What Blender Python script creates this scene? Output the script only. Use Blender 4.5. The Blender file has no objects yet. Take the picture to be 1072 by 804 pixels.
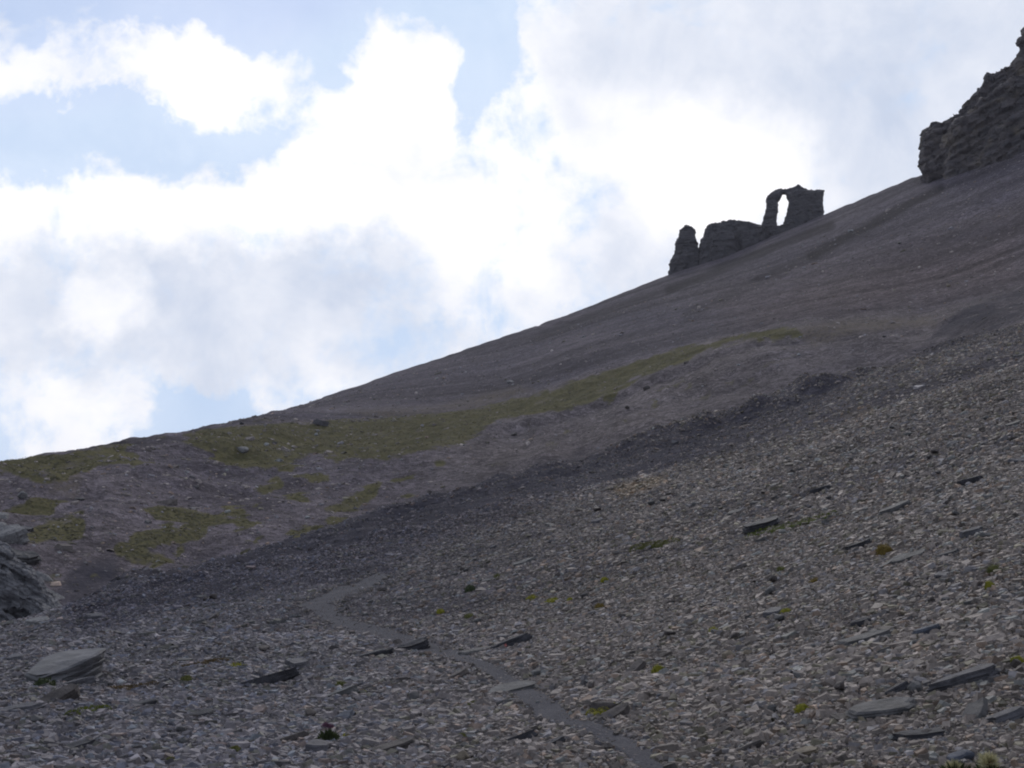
import bpy, bmesh, math, random
import numpy as np
from mathutils import Vector, Matrix

random.seed(7); rng = np.random.default_rng(11)
scene = bpy.context.scene
COL = scene.collection
R = math.radians

# ------------------------------------------------------------------ camera model
F, CU, CV = 1149.0, 536.0, 402.0            # focal length and centre in photo pixels (1072 x 804)
PITCH = math.atan((600 - 402) / F)
CZ = 1.6
cp, sp = math.cos(PITCH), math.sin(PITCH)

def ray(u, v):
    dx = (np.asarray(u, float) - CU) / F; dz = (CV - np.asarray(v, float)) / F
    return dx, cp - sp * dz, sp + cp * dz

def az_tan(u, v):
    x, y, z = ray(u, v)
    return np.arctan2(x, y), z / np.hypot(x, y)

def project(x, y, z):
    zz = z - CZ
    yc = cp * y + sp * zz
    zc = -sp * y + cp * zz
    ok = yc > 0.05
    yc = np.where(ok, yc, 1)
    return np.where(ok, CU + F * x / yc, -9999), np.where(ok, CV - F * zc / yc, -9999)

# ------------------------------------------------------------------ noise
def _h(ix, iy, iz, s):
    n = (ix * 374761393 + iy * 668265263 + iz * 2147483647 + s * 1274126177) & 0xFFFFFFFF
    n = ((n ^ (n >> 13)) * 1274126177) & 0xFFFFFFFF
    n = ((n ^ (n >> 16)) * 2246822519) & 0xFFFFFFFF
    return ((n ^ (n >> 15)) & 0xFFFFFF) / float(0xFFFFFF)

def vn(x, y, z=None, s=0):
    x = np.asarray(x, float); y = np.asarray(y, float)
    ix = np.floor(x).astype(np.int64); iy = np.floor(y).astype(np.int64)
    fx = x - ix; fy = y - iy
    fx = fx * fx * (3 - 2 * fx); fy = fy * fy * (3 - 2 * fy)
    def lay(iz):
        a = _h(ix, iy, iz, s); b = _h(ix + 1, iy, iz, s); c = _h(ix, iy + 1, iz, s); d = _h(ix + 1, iy + 1, iz, s)
        return (a * (1 - fx) + b * fx) * (1 - fy) + (c * (1 - fx) + d * fx) * fy
    if z is None:
        return lay(np.int64(0)) * 2 - 1
    z = np.asarray(z, float); iz = np.floor(z).astype(np.int64); fz = z - iz; fz = fz * fz * (3 - 2 * fz)
    return (lay(iz) * (1 - fz) + lay(iz + 1) * fz) * 2 - 1

def fbm(x, y, z=None, o=3, s=0):
    t = 0; a = 1; n = 0; f = 1
    for k in range(o):
        t = t + a * vn(x * f, y * f, None if z is None else z * f, s + 17 * k); n += a; a *= .5; f *= 2.03
    return t / n

def sst(a, b, x):
    t = np.clip((np.asarray(x, float) - a) / (b - a), 0, 1); return t * t * (3 - 2 * t)

# ------------------------------------------------------------------ terrain
AZG = np.radians(np.linspace(-40, 40, 801))
def curve(pts):
    p = np.array(pts, float)
    a, t = az_tan(p[:, 0], p[:, 1])
    o = np.argsort(a); a = a[o]; t = t[o]; d = p[o, 2]
    def lin(val):
        r = np.interp(AZG, a, val)
        k = 9
        pad = np.pad(r, k, mode='edge')
        return np.convolve(pad, np.ones(2 * k + 1) / (2 * k + 1), 'valid')
    return lin(d), lin(t)

CURVES = [
    [(0, 804, 9.5), (536, 804, 8.5), (1072, 804, 7)],
    [(0, 722, 17), (270, 722, 16.5), (536, 702, 16), (800, 640, 16), (1072, 560, 16)],
    [(0, 676, 33), (150, 648, 34), (300, 628, 34), (400, 612, 34), (536, 580, 34), (800, 510, 34), (1072, 425, 34)],
    [(-120, 664, 50), (0, 655, 50), (60, 640, 50), (130, 612, 56), (300, 562, 62), (400, 534, 66), (480, 512, 70), (600, 478, 76),
     (700, 454, 80), (760, 440, 84), (850, 408, 88), (900, 388, 90), (960, 372, 92), (1072, 342, 95), (1200, 300, 98)],
    [(-120, 672, 57), (0, 672, 57), (60, 656, 58), (130, 632, 64), (300, 582, 76), (400, 556, 82), (480, 536, 88), (600, 504, 96),
     (700, 478, 102), (760, 462, 106), (850, 430, 110), (900, 410, 112), (960, 386, 114), (1072, 340, 116), (1200, 300, 120)],
    [(-120, 560, 88), (0, 560, 88), (130, 540, 98), (250, 506, 122), (400, 472, 150), (500, 449, 160), (570, 434, 166), (600, 429, 168),
     (640, 415, 171), (680, 394, 174), (735, 371, 177), (790, 355, 179), (830, 348, 179), (900, 341, 178), (970, 336, 178), (1010, 322, 176), (1072, 306, 172), (1200, 262, 165)],
    [(-120, 492, 128), (0, 485, 132), (60, 480, 135), (130, 470, 140), (200, 458, 150), (270, 442, 178), (300, 441, 192), (350, 439, 205), (440, 434, 208), (520, 424, 208),
     (620, 392, 206), (740, 356, 204), (830, 339, 200), (900, 330, 198), (970, 324, 196), (1072, 294, 190), (1200, 250, 180)],
    [(-120, 560, 300), (0, 530, 310), (200, 462, 320), (250, 447, 325), (290, 431.5, 330), (360, 409, 345), (440, 381, 360), (500, 361, 372), (540, 348, 380), (600, 327, 390), (650, 307, 396),
     (700, 287, 400), (760, 267, 398), (830, 238, 392), (870, 221, 388), (920, 200, 380), (965, 181, 372), (1010, 172, 356), (1072, 152, 345), (1200, 100, 330)],
]
_C = [curve(c) for c in CURVES]
KD = [np.full(801, .02)]; KZ = [np.zeros(801)]
for d, t in _C:
    KD.append(d); KZ.append(CZ + d * t)
KD.append(KD[-1] + 14); KZ.append(KZ[-1] + .5)
KD.append(KD[-1] + 130); KZ.append(KZ[-1] - 75)
KD.append(np.full(801, 1800.)); KZ.append(np.full(801, -120.))
KD.append(np.full(801, 7000.)); KZ.append(np.full(801, -120.))
KD = np.array(KD); KZ = np.array(KZ)
# monotone cubic slopes along each column
hh = np.diff(KD, axis=0); dl = np.diff(KZ, axis=0) / hh
KM = np.zeros_like(KZ)
KM[0] = dl[0]; KM[-1] = dl[-1]
w1 = 2 * hh[1:] + hh[:-1]; w2 = hh[1:] + 2 * hh[:-1]
same = dl[1:] * dl[:-1] > 0
with np.errstate(divide='ignore', invalid='ignore'):
    KM[1:-1] = np.where(same, (w1 + w2) / (w1 / dl[:-1] + w2 / dl[1:]), 0)

KML = KM.copy(); KMR = KM.copy()            # slope arriving at / leaving each knot
KML[8] = dl[7] * .95; KMR[8] = dl[8]
KML[4] = dl[3] * .75; KMR[4] = np.minimum(dl[4], 0)
KML[6] = np.maximum(dl[5] * .8, KM[6])

def core(az, d):
    fi = np.clip((az - AZG[0]) / (AZG[1] - AZG[0]), 0, 799.999)
    i0 = fi.astype(int); f = fi - i0
    def at(A, k):
        return A[k, i0] * (1 - f) + A[k, i0 + 1] * f
    K = KD.shape[0]
    idx = np.zeros(d.shape, int)
    for k in range(1, K - 1):
        idx += (d >= at(KD, k))
    d0 = at(KD, idx); d1 = at(KD, idx + 1); z0 = at(KZ, idx); z1 = at(KZ, idx + 1); m0 = at(KMR, idx); m1 = at(KML, idx + 1)
    h = d1 - d0; t = np.clip((d - d0) / h, 0, 1); t2 = t * t; t3 = t2 * t
    return (2*t3 - 3*t2 + 1) * z0 + (t3 - 2*t2 + t) * h * m0 + (-2*t3 + 3*t2) * z1 + (t3 - t2) * h * m1

def H(x, y, detail=True):
    x = np.asarray(x, float); y = np.asarray(y, float)
    az = np.arctan2(x, y); d = np.hypot(x, y)
    z = core(az, d)
    base = 70 * np.tanh(.30 * x / 70) - 120 * sst(400, 1500, d) - 10 * sst(0, 120, -y)
    w = sst(R(27), R(62), np.abs(az))
    z = z * (1 - w) + base * w
    if detail:
        gul = np.interp(az, AZG, KD[4])
        upw = 1 - .72 * sst(-5, 25, d - np.interp(az, AZG, KD[7])) * sst(R(-14), R(-8), az)
        n = upw * fbm(x / 13, y / 13, o=3, s=1) * (.15 * sst(8, 25, d) + .3 * sst(25, 60, d) + .45 * sst(80, 150, d))
        n = n + upw * fbm(x / 3, y / 3, o=3, s=5) * (.05 + .16 * sst(10, 60, d) + .22 * sst(60, 150, d))
        n = n + fbm(x / .7, y / .7, o=2, s=9) * .03 * sst(3, 8, d)
        n = n + fbm(x / 5, y / 5, o=2, s=21) * 1.3 * np.exp(-((d - gul + 5) / 12) ** 2) * (1 - .6 * sst(R(18), R(24), az)) * sst(30, 50, d)
        n = n + (np.abs(fbm(x / 2.6, y / 3.5, o=3, s=23)) - .25) * 1.1 * np.exp(-((d - gul + 9) / 11) ** 2) * sst(30, 50, d) * (1 - .8 * sst(R(17), R(22), az))
        left = sst(R(-2), R(-12), az) * sst(70, 90, d) * (1 - sst(160, 190, d))
        n = n + fbm(x / 7, y / 7, o=4, s=31) * 1.1 * left
        lip = np.interp(az, AZG, KD[6]); rimd = np.interp(az, AZG, KD[7]); lw = sst(R(-4), R(1), az) * sst(R(34), R(26), az)
        lipn = lip + fbm(x / 6, y / 60, o=3, s=33) * 3
        n = n - (1.25 + fbm(x / 5, y / 40, o=2, s=35) * .6 + .5 * sst(R(17), R(22), az)) * lw * sst(0, 1, (lipn - d) / (2.2 + 8 * sst(R(14), R(21), az))) * (1 - sst(5, 20, lipn - d))
        n = n + .75 * lw * fbm(x / 4, y / 22, o=3, s=37) * sst(3, 9, lipn - d) * sst(100, 120, d)
        sx_, sy_ = .86 * x - .5 * y, .5 * x + .86 * y
        n = n + .32 * fbm(sx_ / 140, sy_ / 6, o=3, s=39) * sst(8, 40, d - rimd) * (1 - sst(392, 400, d))
        n = n - .9 * sst(.55, .8, vn(x / 5 + .4 * y / 9, y / 60, s=44)) * sst(205, 260, d) * .5
        z = z + n * sst(0, 6, d)
    return z

def hit(u, v, dmin=3.0, dmax=460.0):
    """first point of the terrain seen along a pixel of the photograph"""
    x, y, z = (float(q) for q in ray(u, v))
    h = math.hypot(x, y); x /= h; y /= h; z /= h
    d = dmin * (dmax / dmin) ** np.linspace(0, 1, 2600)
    g = H(x * d, y * d) - (CZ + z * d)
    k = np.argmax(g > 0)
    if g[k] <= 0:
        k = len(d) - 1
    if k > 0:
        f = -g[k - 1] / (g[k] - g[k - 1]); dd = d[k - 1] + f * (d[k] - d[k - 1])
    else:
        dd = d[0]
    return Vector((x * dd, y * dd, CZ + z * dd))

def normal(x, y, e=.25):
    a = float(H(x + e, y)) - float(H(x - e, y)); b = float(H(x, y + e)) - float(H(x, y - e))
    return Vector((-a, -b, 2 * e)).normalized()

# polygons on the hillside, described by where the photo sees them
def inside(u, v, poly, feather=4.0):
    p = np.array(poly, float); n = len(p)
    ins = np.zeros(u.shape, bool); dm = np.full(u.shape, 1e9)
    for i in range(n):
        ax, ay = p[i]; bx, by = p[(i + 1) % n]
        c = ((ay > v) != (by > v)) & (u < (bx - ax) * (v - ay) / ((by - ay) if by != ay else 1e-9) + ax)
        ins ^= c
        ex, ey = bx - ax, by - ay; L = ex * ex + ey * ey + 1e-9
        t = np.clip(((u - ax) * ex + (v - ay) * ey) / L, 0, 1)
        dm = np.minimum(dm, np.hypot(u - ax - t * ex, v - ay - t * ey))
    sd = np.where(ins, dm, -dm)
    return sst(-feather, feather, sd)

GRASS = [
    [(190, 462), (215, 449), (270, 445), (330, 443), (420, 436), (500, 429), (560, 413), (620, 393), (680, 374), (735, 360), (790, 349), (832, 343), (838, 350), (790, 355), (740, 365),
     (722, 377), (690, 387), (660, 399), (640, 413), (600, 427), (570, 432), (520, 439), (500, 452), (480, 466), (440, 472), (400, 480), (360, 478), (325, 474), (290, 490), (255, 490), (220, 472)],
    [(296, 557), (330, 540), (355, 525), (388, 520), (372, 538), (345, 550), (310, 563)],
    [(118, 578), (160, 550), (215, 545), (217, 560), (195, 577), (180, 600), (148, 607), (135, 590)],
    [(216, 577), (248, 553), (242, 577)], [(245, 580), (275, 560), (262, 582)], [(40, 545), (90, 533), (86, 562), (60, 572)],
    [(0, 481), (60, 475), (140, 465), (110, 480), (70, 502), (40, 506), (0, 490)],
    [(265, 512), (295, 500), (296, 510), (275, 520)], [(420, 520), (440, 513), (436, 524)], [(230, 537), (275, 528), (250, 542)], [(355, 525), (400, 500), (398, 512), (370, 535)],
]
DRY = [[(832, 343), (880, 336), (975, 332), (978, 340), (900, 348), (850, 362), (835, 352)], [(880, 436), (912, 426), (912, 431), (884, 438)], [(640, 512), (690, 498), (700, 504), (650, 522)],
       [(360, 430), (460, 424), (540, 405), (560, 408), (500, 428), (400, 437)], [(60, 490), (90, 480), (80, 520), (50, 515)]]
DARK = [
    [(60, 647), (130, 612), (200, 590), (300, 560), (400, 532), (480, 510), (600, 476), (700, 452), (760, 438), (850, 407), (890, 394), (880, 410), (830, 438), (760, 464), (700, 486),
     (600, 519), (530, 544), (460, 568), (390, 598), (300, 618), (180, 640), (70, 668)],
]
SHADED = [[(700, 466), (735, 448), (775, 446), (770, 458), (725, 470)], [(515, 525), (545, 508), (580, 508), (570, 520), (530, 530)], [(955, 378), (985, 340), (1015, 318), (1072, 302), (1072, 333), (1000, 360)],
          [(350, 610), (400, 590), (412, 600), (385, 612)], [(50, 625), (85, 590), (120, 585), (130, 610), (70, 640)], [(820, 428), (860, 405), (880, 404), (850, 424)]]  # shade of scarps, hollows and the right bank, painted into the ground colour
PATH_L = [(690, 830), (666, 804), (635, 781), (601, 764), (562, 754), (540, 732), (516, 713), (491, 695), (461, 689), (405, 672), (350, 658), (334, 648), (312, 634), (340, 619), (370, 610), (396, 598)]
PATH_R = [(725, 830), (702, 804), (673, 778), (640, 761), (605, 751), (588, 734), (552, 715), (518, 695), (461, 673), (405, 656), (372, 650), (356, 642), (350, 631), (370, 624), (392, 614), (410, 602)]
PATHPOLY = PATH_L + PATH_R[::-1]

def masks(x, y, z):
    u, v = project(x, y, z)
    d = np.hypot(x, y)
    az = np.arctan2(x, y)
    gul = np.interp(az, AZG, KD[4]); sky = np.interp(az, AZG, KD[8]); rim = np.interp(az, AZG, KD[7])
    wob = fbm(x / 4, y / 4, o=3, s=71) * 6
    wob2 = fbm(x / 1.6, y / 1.6, o=2, s=75) * 4
    uu = u + wob; vv = v + .5 * wob2
    far = d > gul + 2
    g = np.zeros(x.shape)
    for p in GRASS:
        g = np.maximum(g, inside(uu + wob2, v + .35 * wob + .5 * wob2, p, 4))
    g = g * (1 - .55 * sst(.12, .5, fbm(x / 3, y / 5, o=3, s=52)))
    low = sst(485, 505, v) * (u < 460)
    g = g * (1 - .8 * low * sst(-.05, .25, fbm(x / 2.2, y / 4, o=3, s=53)))
    region = inside(u, v, [(0, 480), (270, 442), (480, 440), (520, 470), (470, 520), (400, 560), (120, 625), (60, 610), (0, 560)], 25)
    g = np.maximum(g, .8 * region * sst(.22, .42, fbm(x / 4.5, y / 7, o=3, s=57)))
    bank = inside(u, v, [(500, 450), (640, 420), (740, 372), (840, 350), (860, 380), (700, 440), (560, 480), (470, 500)], 20)
    g = np.maximum(g, .45 * bank * sst(.3, .55, fbm(x / 2.5, y / 4, o=3, s=61)))
    g = g * far * (d < sky - 40)
    dry = np.zeros(x.shape)
    for p in DRY:
        dry = np.maximum(dry, inside(uu, vv, p, 5))
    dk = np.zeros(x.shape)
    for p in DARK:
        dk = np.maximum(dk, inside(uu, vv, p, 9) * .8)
    for p in SHADED:
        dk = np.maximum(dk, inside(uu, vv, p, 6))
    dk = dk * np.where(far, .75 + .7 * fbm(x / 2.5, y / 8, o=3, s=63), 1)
    pth = inside(u + wob2 * 1.2 + fbm(x / .35, y / .35, o=2, s=79) * 9, v + fbm(x / .3, y / .3, o=2, s=83) * 5, PATHPOLY, 6)
    return g, dk, dry, pth, u, v, d

# ------------------------------------------------------------------ helpers
def new_obj(name, me, parent=None, mats=()):
    o = bpy.data.objects.new(name, me); COL.objects.link(o)
    for m in mats: me.materials.append(m)
    if parent: o.parent = parent
    return o

def tag(o, label=None, cat=None, group=None, kind=None):
    if label: o['label'] = label
    if cat: o['category'] = cat
    if group: o['group'] = group
    if kind: o['kind'] = kind
    return o

def grid_mesh(name, X, Y, Z, closed=False):
    n, m = X.shape
    me = bpy.data.meshes.new(name)
    co = np.stack([X, Y, Z], -1).reshape(-1, 3)
    i = np.arange(n * m).reshape(n, m)
    a = i[:-1, :-1]; b = i[1:, :-1]; c = i[1:, 1:]; d = i[:-1, 1:]
    q = np.stack([a, b, c, d], -1).reshape(-1, 4)
    if closed:
        q2 = np.stack([i[-1, :-1], i[0, :-1], i[0, 1:], i[-1, 1:]], -1).reshape(-1, 4); q = np.concatenate([q, q2])
    raw(me, co, q.ravel(), np.arange(0, q.size, 4), np.full(len(q), 4))
    return me

def raw(me, co, loops, starts, totals, smooth=False):
    me.vertices.add(len(co)); me.vertices.foreach_set('co', np.ascontiguousarray(co, dtype=np.float32).ravel())
    me.loops.add(len(loops)); me.loops.foreach_set('vertex_index', np.ascontiguousarray(loops, dtype=np.int32))
    me.polygons.add(len(starts)); me.polygons.foreach_set('loop_start', np.ascontiguousarray(starts, dtype=np.int32))
    me.polygons.foreach_set('use_smooth', np.full(len(starts), smooth))
    me.update(calc_edges=True); me.validate()

def col_attr(me, name, c):
    a = me.attributes.new(name, 'FLOAT_COLOR', 'POINT')
    if c.shape[1] == 3: c = np.concatenate([c, np.ones((len(c), 1))], 1)
    a.data.foreach_set('color', np.ascontiguousarray(c, dtype=np.float32).ravel())

# ------------------------------------------------------------------ materials
class NT:
    def __init__(s, tree): s.t = tree; s.n = tree.nodes; s.l = tree.links
    def node(s, t, **k):
        n = s.n.new(t)
        for a, b in k.items(): setattr(n, a, b)
        return n
    def put(s, sock, v):
        if isinstance(v, bpy.types.NodeSocket): s.l.new(v, sock)
        else: sock.default_value = v
    def math(s, op, a, b=None, c=None, clamp=False):
        n = s.node('ShaderNodeMath', operation=op, use_clamp=clamp)
        s.put(n.inputs[0], a)
        if b is not None: s.put(n.inputs[1], b)
        if c is not None: s.put(n.inputs[2], c)
        return n.outputs[0]
    def mix(s, f, a, b, mode='MIX'):
        n = s.node('ShaderNodeMix', data_type='RGBA', blend_type=mode)
        s.put(n.inputs[0], f)
        s.put(n.inputs[6], a if isinstance(a, bpy.types.NodeSocket) else (*a, 1)); s.put(n.inputs[7], b if isinstance(b, bpy.types.NodeSocket) else (*b, 1))
        return n.outputs[2]
    def noise(s, vec, scale, detail=3, rough=.55, dist=0):
        n = s.node('ShaderNodeTexNoise'); s.l.new(vec, n.inputs['Vector']); n.inputs['Scale'].default_value = scale
        n.inputs['Detail'].default_value = detail; n.inputs['Roughness'].default_value = rough; n.inputs['Distortion'].default_value = dist
        return n
    def voro(s, vec, scale, feature='F1', rnd=1):
        n = s.node('ShaderNodeTexVoronoi', feature=feature); s.l.new(vec, n.inputs['Vector']); n.inputs['Scale'].default_value = scale
        n.inputs['Randomness'].default_value = rnd
        return n
    def rng(s, v, a, b, c=0, d=1, smooth=False):
        n = s.node('ShaderNodeMapRange'); n.interpolation_type = 'SMOOTHSTEP' if smooth else 'LINEAR'
        s.put(n.inputs[0], v)
        for i, q in enumerate((a, b, c, d)): n.inputs[i + 1].default_value = q
        return n.outputs[0]

def mat(name, rough=.8, spec=.3):
    m = bpy.data.materials.new(name); m.use_nodes = True
    t = NT(m.node_tree); b = m.node_tree.nodes['Principled BSDF']
    b.inputs['Roughness'].default_value = rough; b.inputs['Specular IOR Level'].default_value = spec
    return m, t, b

def ground_mat():
    m, t, b = mat('scree_ground', .95, .04)
    pos = t.node('ShaderNodeNewGeometry').outputs['Position']
    at = t.node('ShaderNodeAttribute', attribute_name='cover')
    sep = t.node('ShaderNodeSeparateColor'); t.l.new(at.outputs['Color'], sep.inputs[0])
    g, dk, dry = sep.outputs
    tone = t.node('ShaderNodeAttribute', attribute_name='tone')
    big = t.noise(pos, .035, 4).outputs['Fac']
    mid = t.noise(pos, .35, 4, .6).outputs['Fac']
    v1 = t.voro(pos, 9); v2 = t.voro(pos, 2.2); v3 = t.voro(pos, 28)
    c = t.mix(t.rng(big, .35, .65), (.080, .071, .077), (.108, .094, .095))
    c = t.mix(1, c, tone.outputs['Color'], 'MULTIPLY')
    # pebble speckle
    def speck(v, a):
        s = t.node('ShaderNodeSeparateColor'); t.l.new(v.outputs['Color'], s.inputs[0])
        return t.rng(s.outputs[0], 0, 1, 1 - a, 1 + a)
    sc = t.math('MULTIPLY', t.math('MULTIPLY', speck(v1, .45), speck(v2, .25)), speck(v3, .25))
    v4 = t.voro(pos, .8); v5 = t.voro(pos, 1.5)
    sc = t.math('MULTIPLY', sc, t.math('MULTIPLY', speck(v4, .16), speck(v5, .22)))
    sc = t.math('MULTIPLY', sc, t.rng(mid, .3, .7, .8, 1.18))
    comb = t.node('ShaderNodeCombineColor')
    for i in range(3): t.l.new(sc, comb.inputs[i])
    c = t.mix(1, c, comb.outputs[0], 'MULTIPLY')
    fine = t.noise(pos, 1.4, 4, .65).outputs['Fac']
    edge = t.math('ADD', g, t.rng(fine, .3, .7, -.16, .16))
    gm = t.rng(edge, .2, .6, 0, 1, True)
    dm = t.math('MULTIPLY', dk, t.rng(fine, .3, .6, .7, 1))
    c = t.mix(t.math('MULTIPLY', dm, .8), c, (.040, .038, .047))  # dark slate band, plus the painted shade of scarps and hollows
    ym = t.math('MULTIPLY', dry, t.rng(fine, .35, .6, .1, .75))
    c = t.mix(ym, c, (.135, .108, .080))
    gcol = t.mix(t.rng(mid, .35, .65), (.072, .066, .032), (.122, .107, .053))
    gcol = t.mix(t.rng(fine, .45, .7, 0, .5), gcol, (.135, .11, .065))
    c = t.mix(gm, c, gcol)
    t.l.new(c, b.inputs['Base Color'])
    hgt = t.math('ADD', t.math('MULTIPLY', v1.outputs['Distance'], .035), t.math('MULTIPLY', v2.outputs['Distance'], .14))
    hgt = t.math('ADD', hgt, t.math('MULTIPLY', fine, .12))
    bp = t.node('ShaderNodeBump'); bp.inputs['Strength'].default_value = .6; bp.inputs['Distance'].default_value = 1.0
    t.l.new(hgt, bp.inputs['Height']); t.l.new(bp.outputs[0], b.inputs['Normal'])
    return m

def stone_mat(name='shale', rough=.55, spec=.45, scale=14, var=(.7, 1.3), bump=.02):
    """every stone carries its own colour in the attribute 'stone'"""
    m, t, b = mat(name, rough, spec)
    at = t.node('ShaderNodeAttribute', attribute_name='stone')
    pos = t.node('ShaderNodeNewGeometry').outputs['Position']
    n = t.noise(pos, scale, 6, .68).outputs['Fac']
    comb = t.node('ShaderNodeCombineColor'); s = t.rng(n, .32, .68, *var)
    for i in range(3): t.l.new(s, comb.inputs[i])
    t.l.new(t.mix(1, at.outputs['Color'], comb.outputs[0], 'MULTIPLY'), b.inputs['Base Color'])
    bp = t.node('ShaderNodeBump'); bp.inputs['Strength'].default_value = .5; bp.inputs['Distance'].default_value = bump
    t.l.new(n, bp.inputs['Height']); t.l.new(bp.outputs[0], b.inputs['Normal'])
    return m

def rock_mat(name, a, c2, scale, strata=(0, 0, 1), sscale=2.0, lichen=None, bump=.3, stw=.6):
    m, t, b = mat(name, .75, .3)
    pos = t.node('ShaderNodeNewGeometry').outputs['Position']
    n = t.noise(pos, scale, 5, .65).outputs['Fac']
    mp = t.node('ShaderNodeMapping'); t.l.new(pos, mp.inputs[0]); mp.inputs['Scale'].default_value = (.15, .15, 1)
    mp.inputs['Rotation'].default_value = strata
    st = t.noise(mp.outputs[0], sscale, 4, .6).outputs['Fac']
    c = t.mix(t.rng(n, .33, .67), a, c2)
    c = t.mix(t.rng(st, .42, .6, 0, stw), c, tuple(q * .5 for q in a))
    if lichen:
        ln = t.noise(pos, scale * .45, 3).outputs['Fac']
        c = t.mix(t.rng(ln, .55, .68, 0, .7), c, lichen)
    t.l.new(c, b.inputs['Base Color'])
    bp = t.node('ShaderNodeBump'); bp.inputs['Strength'].default_value = .8; bp.inputs['Distance'].default_value = bump
    t.l.new(t.math('ADD', n, t.math('MULTIPLY', st, 1.2)), bp.inputs['Height']); t.l.new(bp.outputs[0], b.inputs['Normal'])
    return m

def plant_mat(name, a, c2, scale=30, tl=.4):
    m, t, b = mat(name, .7, .2)
    pos = t.node('ShaderNodeNewGeometry').outputs['Position']
    n = t.noise(pos, scale, 3).outputs['Fac']
    c = t.mix(t.rng(n, .35, .65), a, c2)
    t.l.new(c, b.inputs['Base Color'])
    tr = t.node('ShaderNodeBsdfTranslucent'); t.l.new(c, tr.inputs[0])
    mx = t.node('ShaderNodeMixShader'); mx.inputs[0].default_value = tl
    t.l.new(b.outputs[0], mx.inputs[1]); t.l.new(tr.outputs[0], mx.inputs[2])
    t.l.new(mx.outputs[0], t.n['Material Output'].inputs[0])
    return m

M_GROUND = ground_mat()
M_STONE = stone_mat(rough=.65, spec=.2)
M_SLAB = stone_mat('slab_stone', .7, .25, 7, (.45, 1.45), .05)
M_FAR = stone_mat('far_scree', .85, .1, 3)
M_GRASS = plant_mat('alpine_grass', (.072, .066, .032), (.118, .104, .053), .12, .4)

# ------------------------------------------------------------------ terrain mesh
azf = np.radians(np.arange(-31, 31.001, .075)); azc1 = np.radians(np.concatenate([np.arange(31.4, 45, .6), np.arange(45, 180, 2.5)]))
azs = np.concatenate([-azc1[::-1], azf, azc1])
rads = [.3]
while rads[-1] < 480: rads.append(rads[-1] * (1.0105 if rads[-1] > 5 else 1.06))
while rads[-1] < 2600: rads.append(rads[-1] * 1.15)
RMAX = rads[-1]
rads = np.array(rads)
AA, DD = np.meshgrid(azs, rads, indexing='ij')
X = np.sin(AA) * DD; Y = np.cos(AA) * DD; Z = H(X, Y)
TT = (Z - CZ) / DD
HOR = np.maximum.accumulate(TT, axis=1)
def seen(x, y, z, margin=.012):
    az = np.arctan2(x, y); d = np.hypot(x, y)
    i = np.clip(np.searchsorted(azs, az), 0, len(azs) - 1); j = np.clip(np.searchsorted(rads, d) - 1, 0, len(rads) - 1)
    return (z - CZ) / d > HOR[i, j] - margin - .05 / d

me = grid_mesh('terrain', X, Y, Z, closed=True)
xr, yr, zr = X.ravel(), Y.ravel(), Z.ravel()
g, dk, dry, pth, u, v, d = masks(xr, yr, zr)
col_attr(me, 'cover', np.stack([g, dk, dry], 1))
gulr = np.interp(np.arctan2(xr, yr), AZG, KD[4]); rimr = np.interp(np.arctan2(xr, yr), AZG, KD[7])
nearw = 1 - sst(0, 6, d - gulr)
bankw = sst(0, 6, d - gulr) * (1 - sst(-6, 8, d - rimr)) * sst(400, 520, u)
upper = sst(-6, 8, d - rimr)
def lerp(a, b, w): return a * (1 - w[:, None]) + np.array(b) * w[:, None]
tone = np.ones((len(xr), 3)) * np.array([1.11, 1.06, 1.09])
tone = lerp(tone, (.72, .72, .76), nearw)
tone = lerp(tone, (1.22, 1.17, 1.12), bankw)
tone = lerp(tone, (.89, .87, .93), upper)
sa_, sb_ = .86 * xr - .5 * yr, .5 * xr + .86 * yr
strk = fbm(sa_ / 120, sb_ / 4, o=4, s=41)
tone *= (1 + .75 * strk * upper)[:, None] * (1 + .10 * fbm(xr / 40, yr / 40, o=3, s=43) * sst(90, 140, d))[:, None]
strk2 = fbm(xr / 3.5, yr / 26, o=3, s=45)
tone *= (1 + .28 * strk2 * bankw)[:, None]
hol = fbm(xr / 5, yr / 8, o=4, s=47) * sst(520, 380, u) * sst(0, 6, d - gulr) * (1 - upper)
tone *= (1 + .42 * hol)[:, None]
# old rills across the upper scree
for (ua, va, ub, vb, wd, a) in [(870, 236, 700, 303, 5.5, .6), (985, 197, 850, 268, 5.5, .62), (850, 268, 720, 330, 7, .3), (700, 300, 560, 356, 6, .3), (1072, 170, 985, 197, 4, .15)]:
    t = np.clip(((u - ua) * (ub - ua) + (v - va) * (vb - va)) / ((ub - ua) ** 2 + (vb - va) ** 2), 0, 1)
    dist = np.hypot(u - ua - t * (ub - ua), v - va - t * (vb - va)) + fbm(xr / 6, yr / 6, s=88) * 2
    tone *= (1 - a * (1 - sst(wd * .3, wd * 1.3, dist)) * upper)[:, None]
rust = inside(u, v, [(760, 320), (1072, 230), (1072, 300), (900, 335), (800, 345)], 40) * upper
tone = tone * (1 + rust[:, None] * np.array([.14, .05, -.05]))
col_attr(me, 'tone', np.clip(tone, 0, 2))
me.polygons.foreach_set('use_smooth', np.ones(len(me.polygons), bool))
tag(new_obj('terrain', me, mats=[M_GROUND]), 'grey scree mountainside with gully and upper slope', kind='structure')

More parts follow.
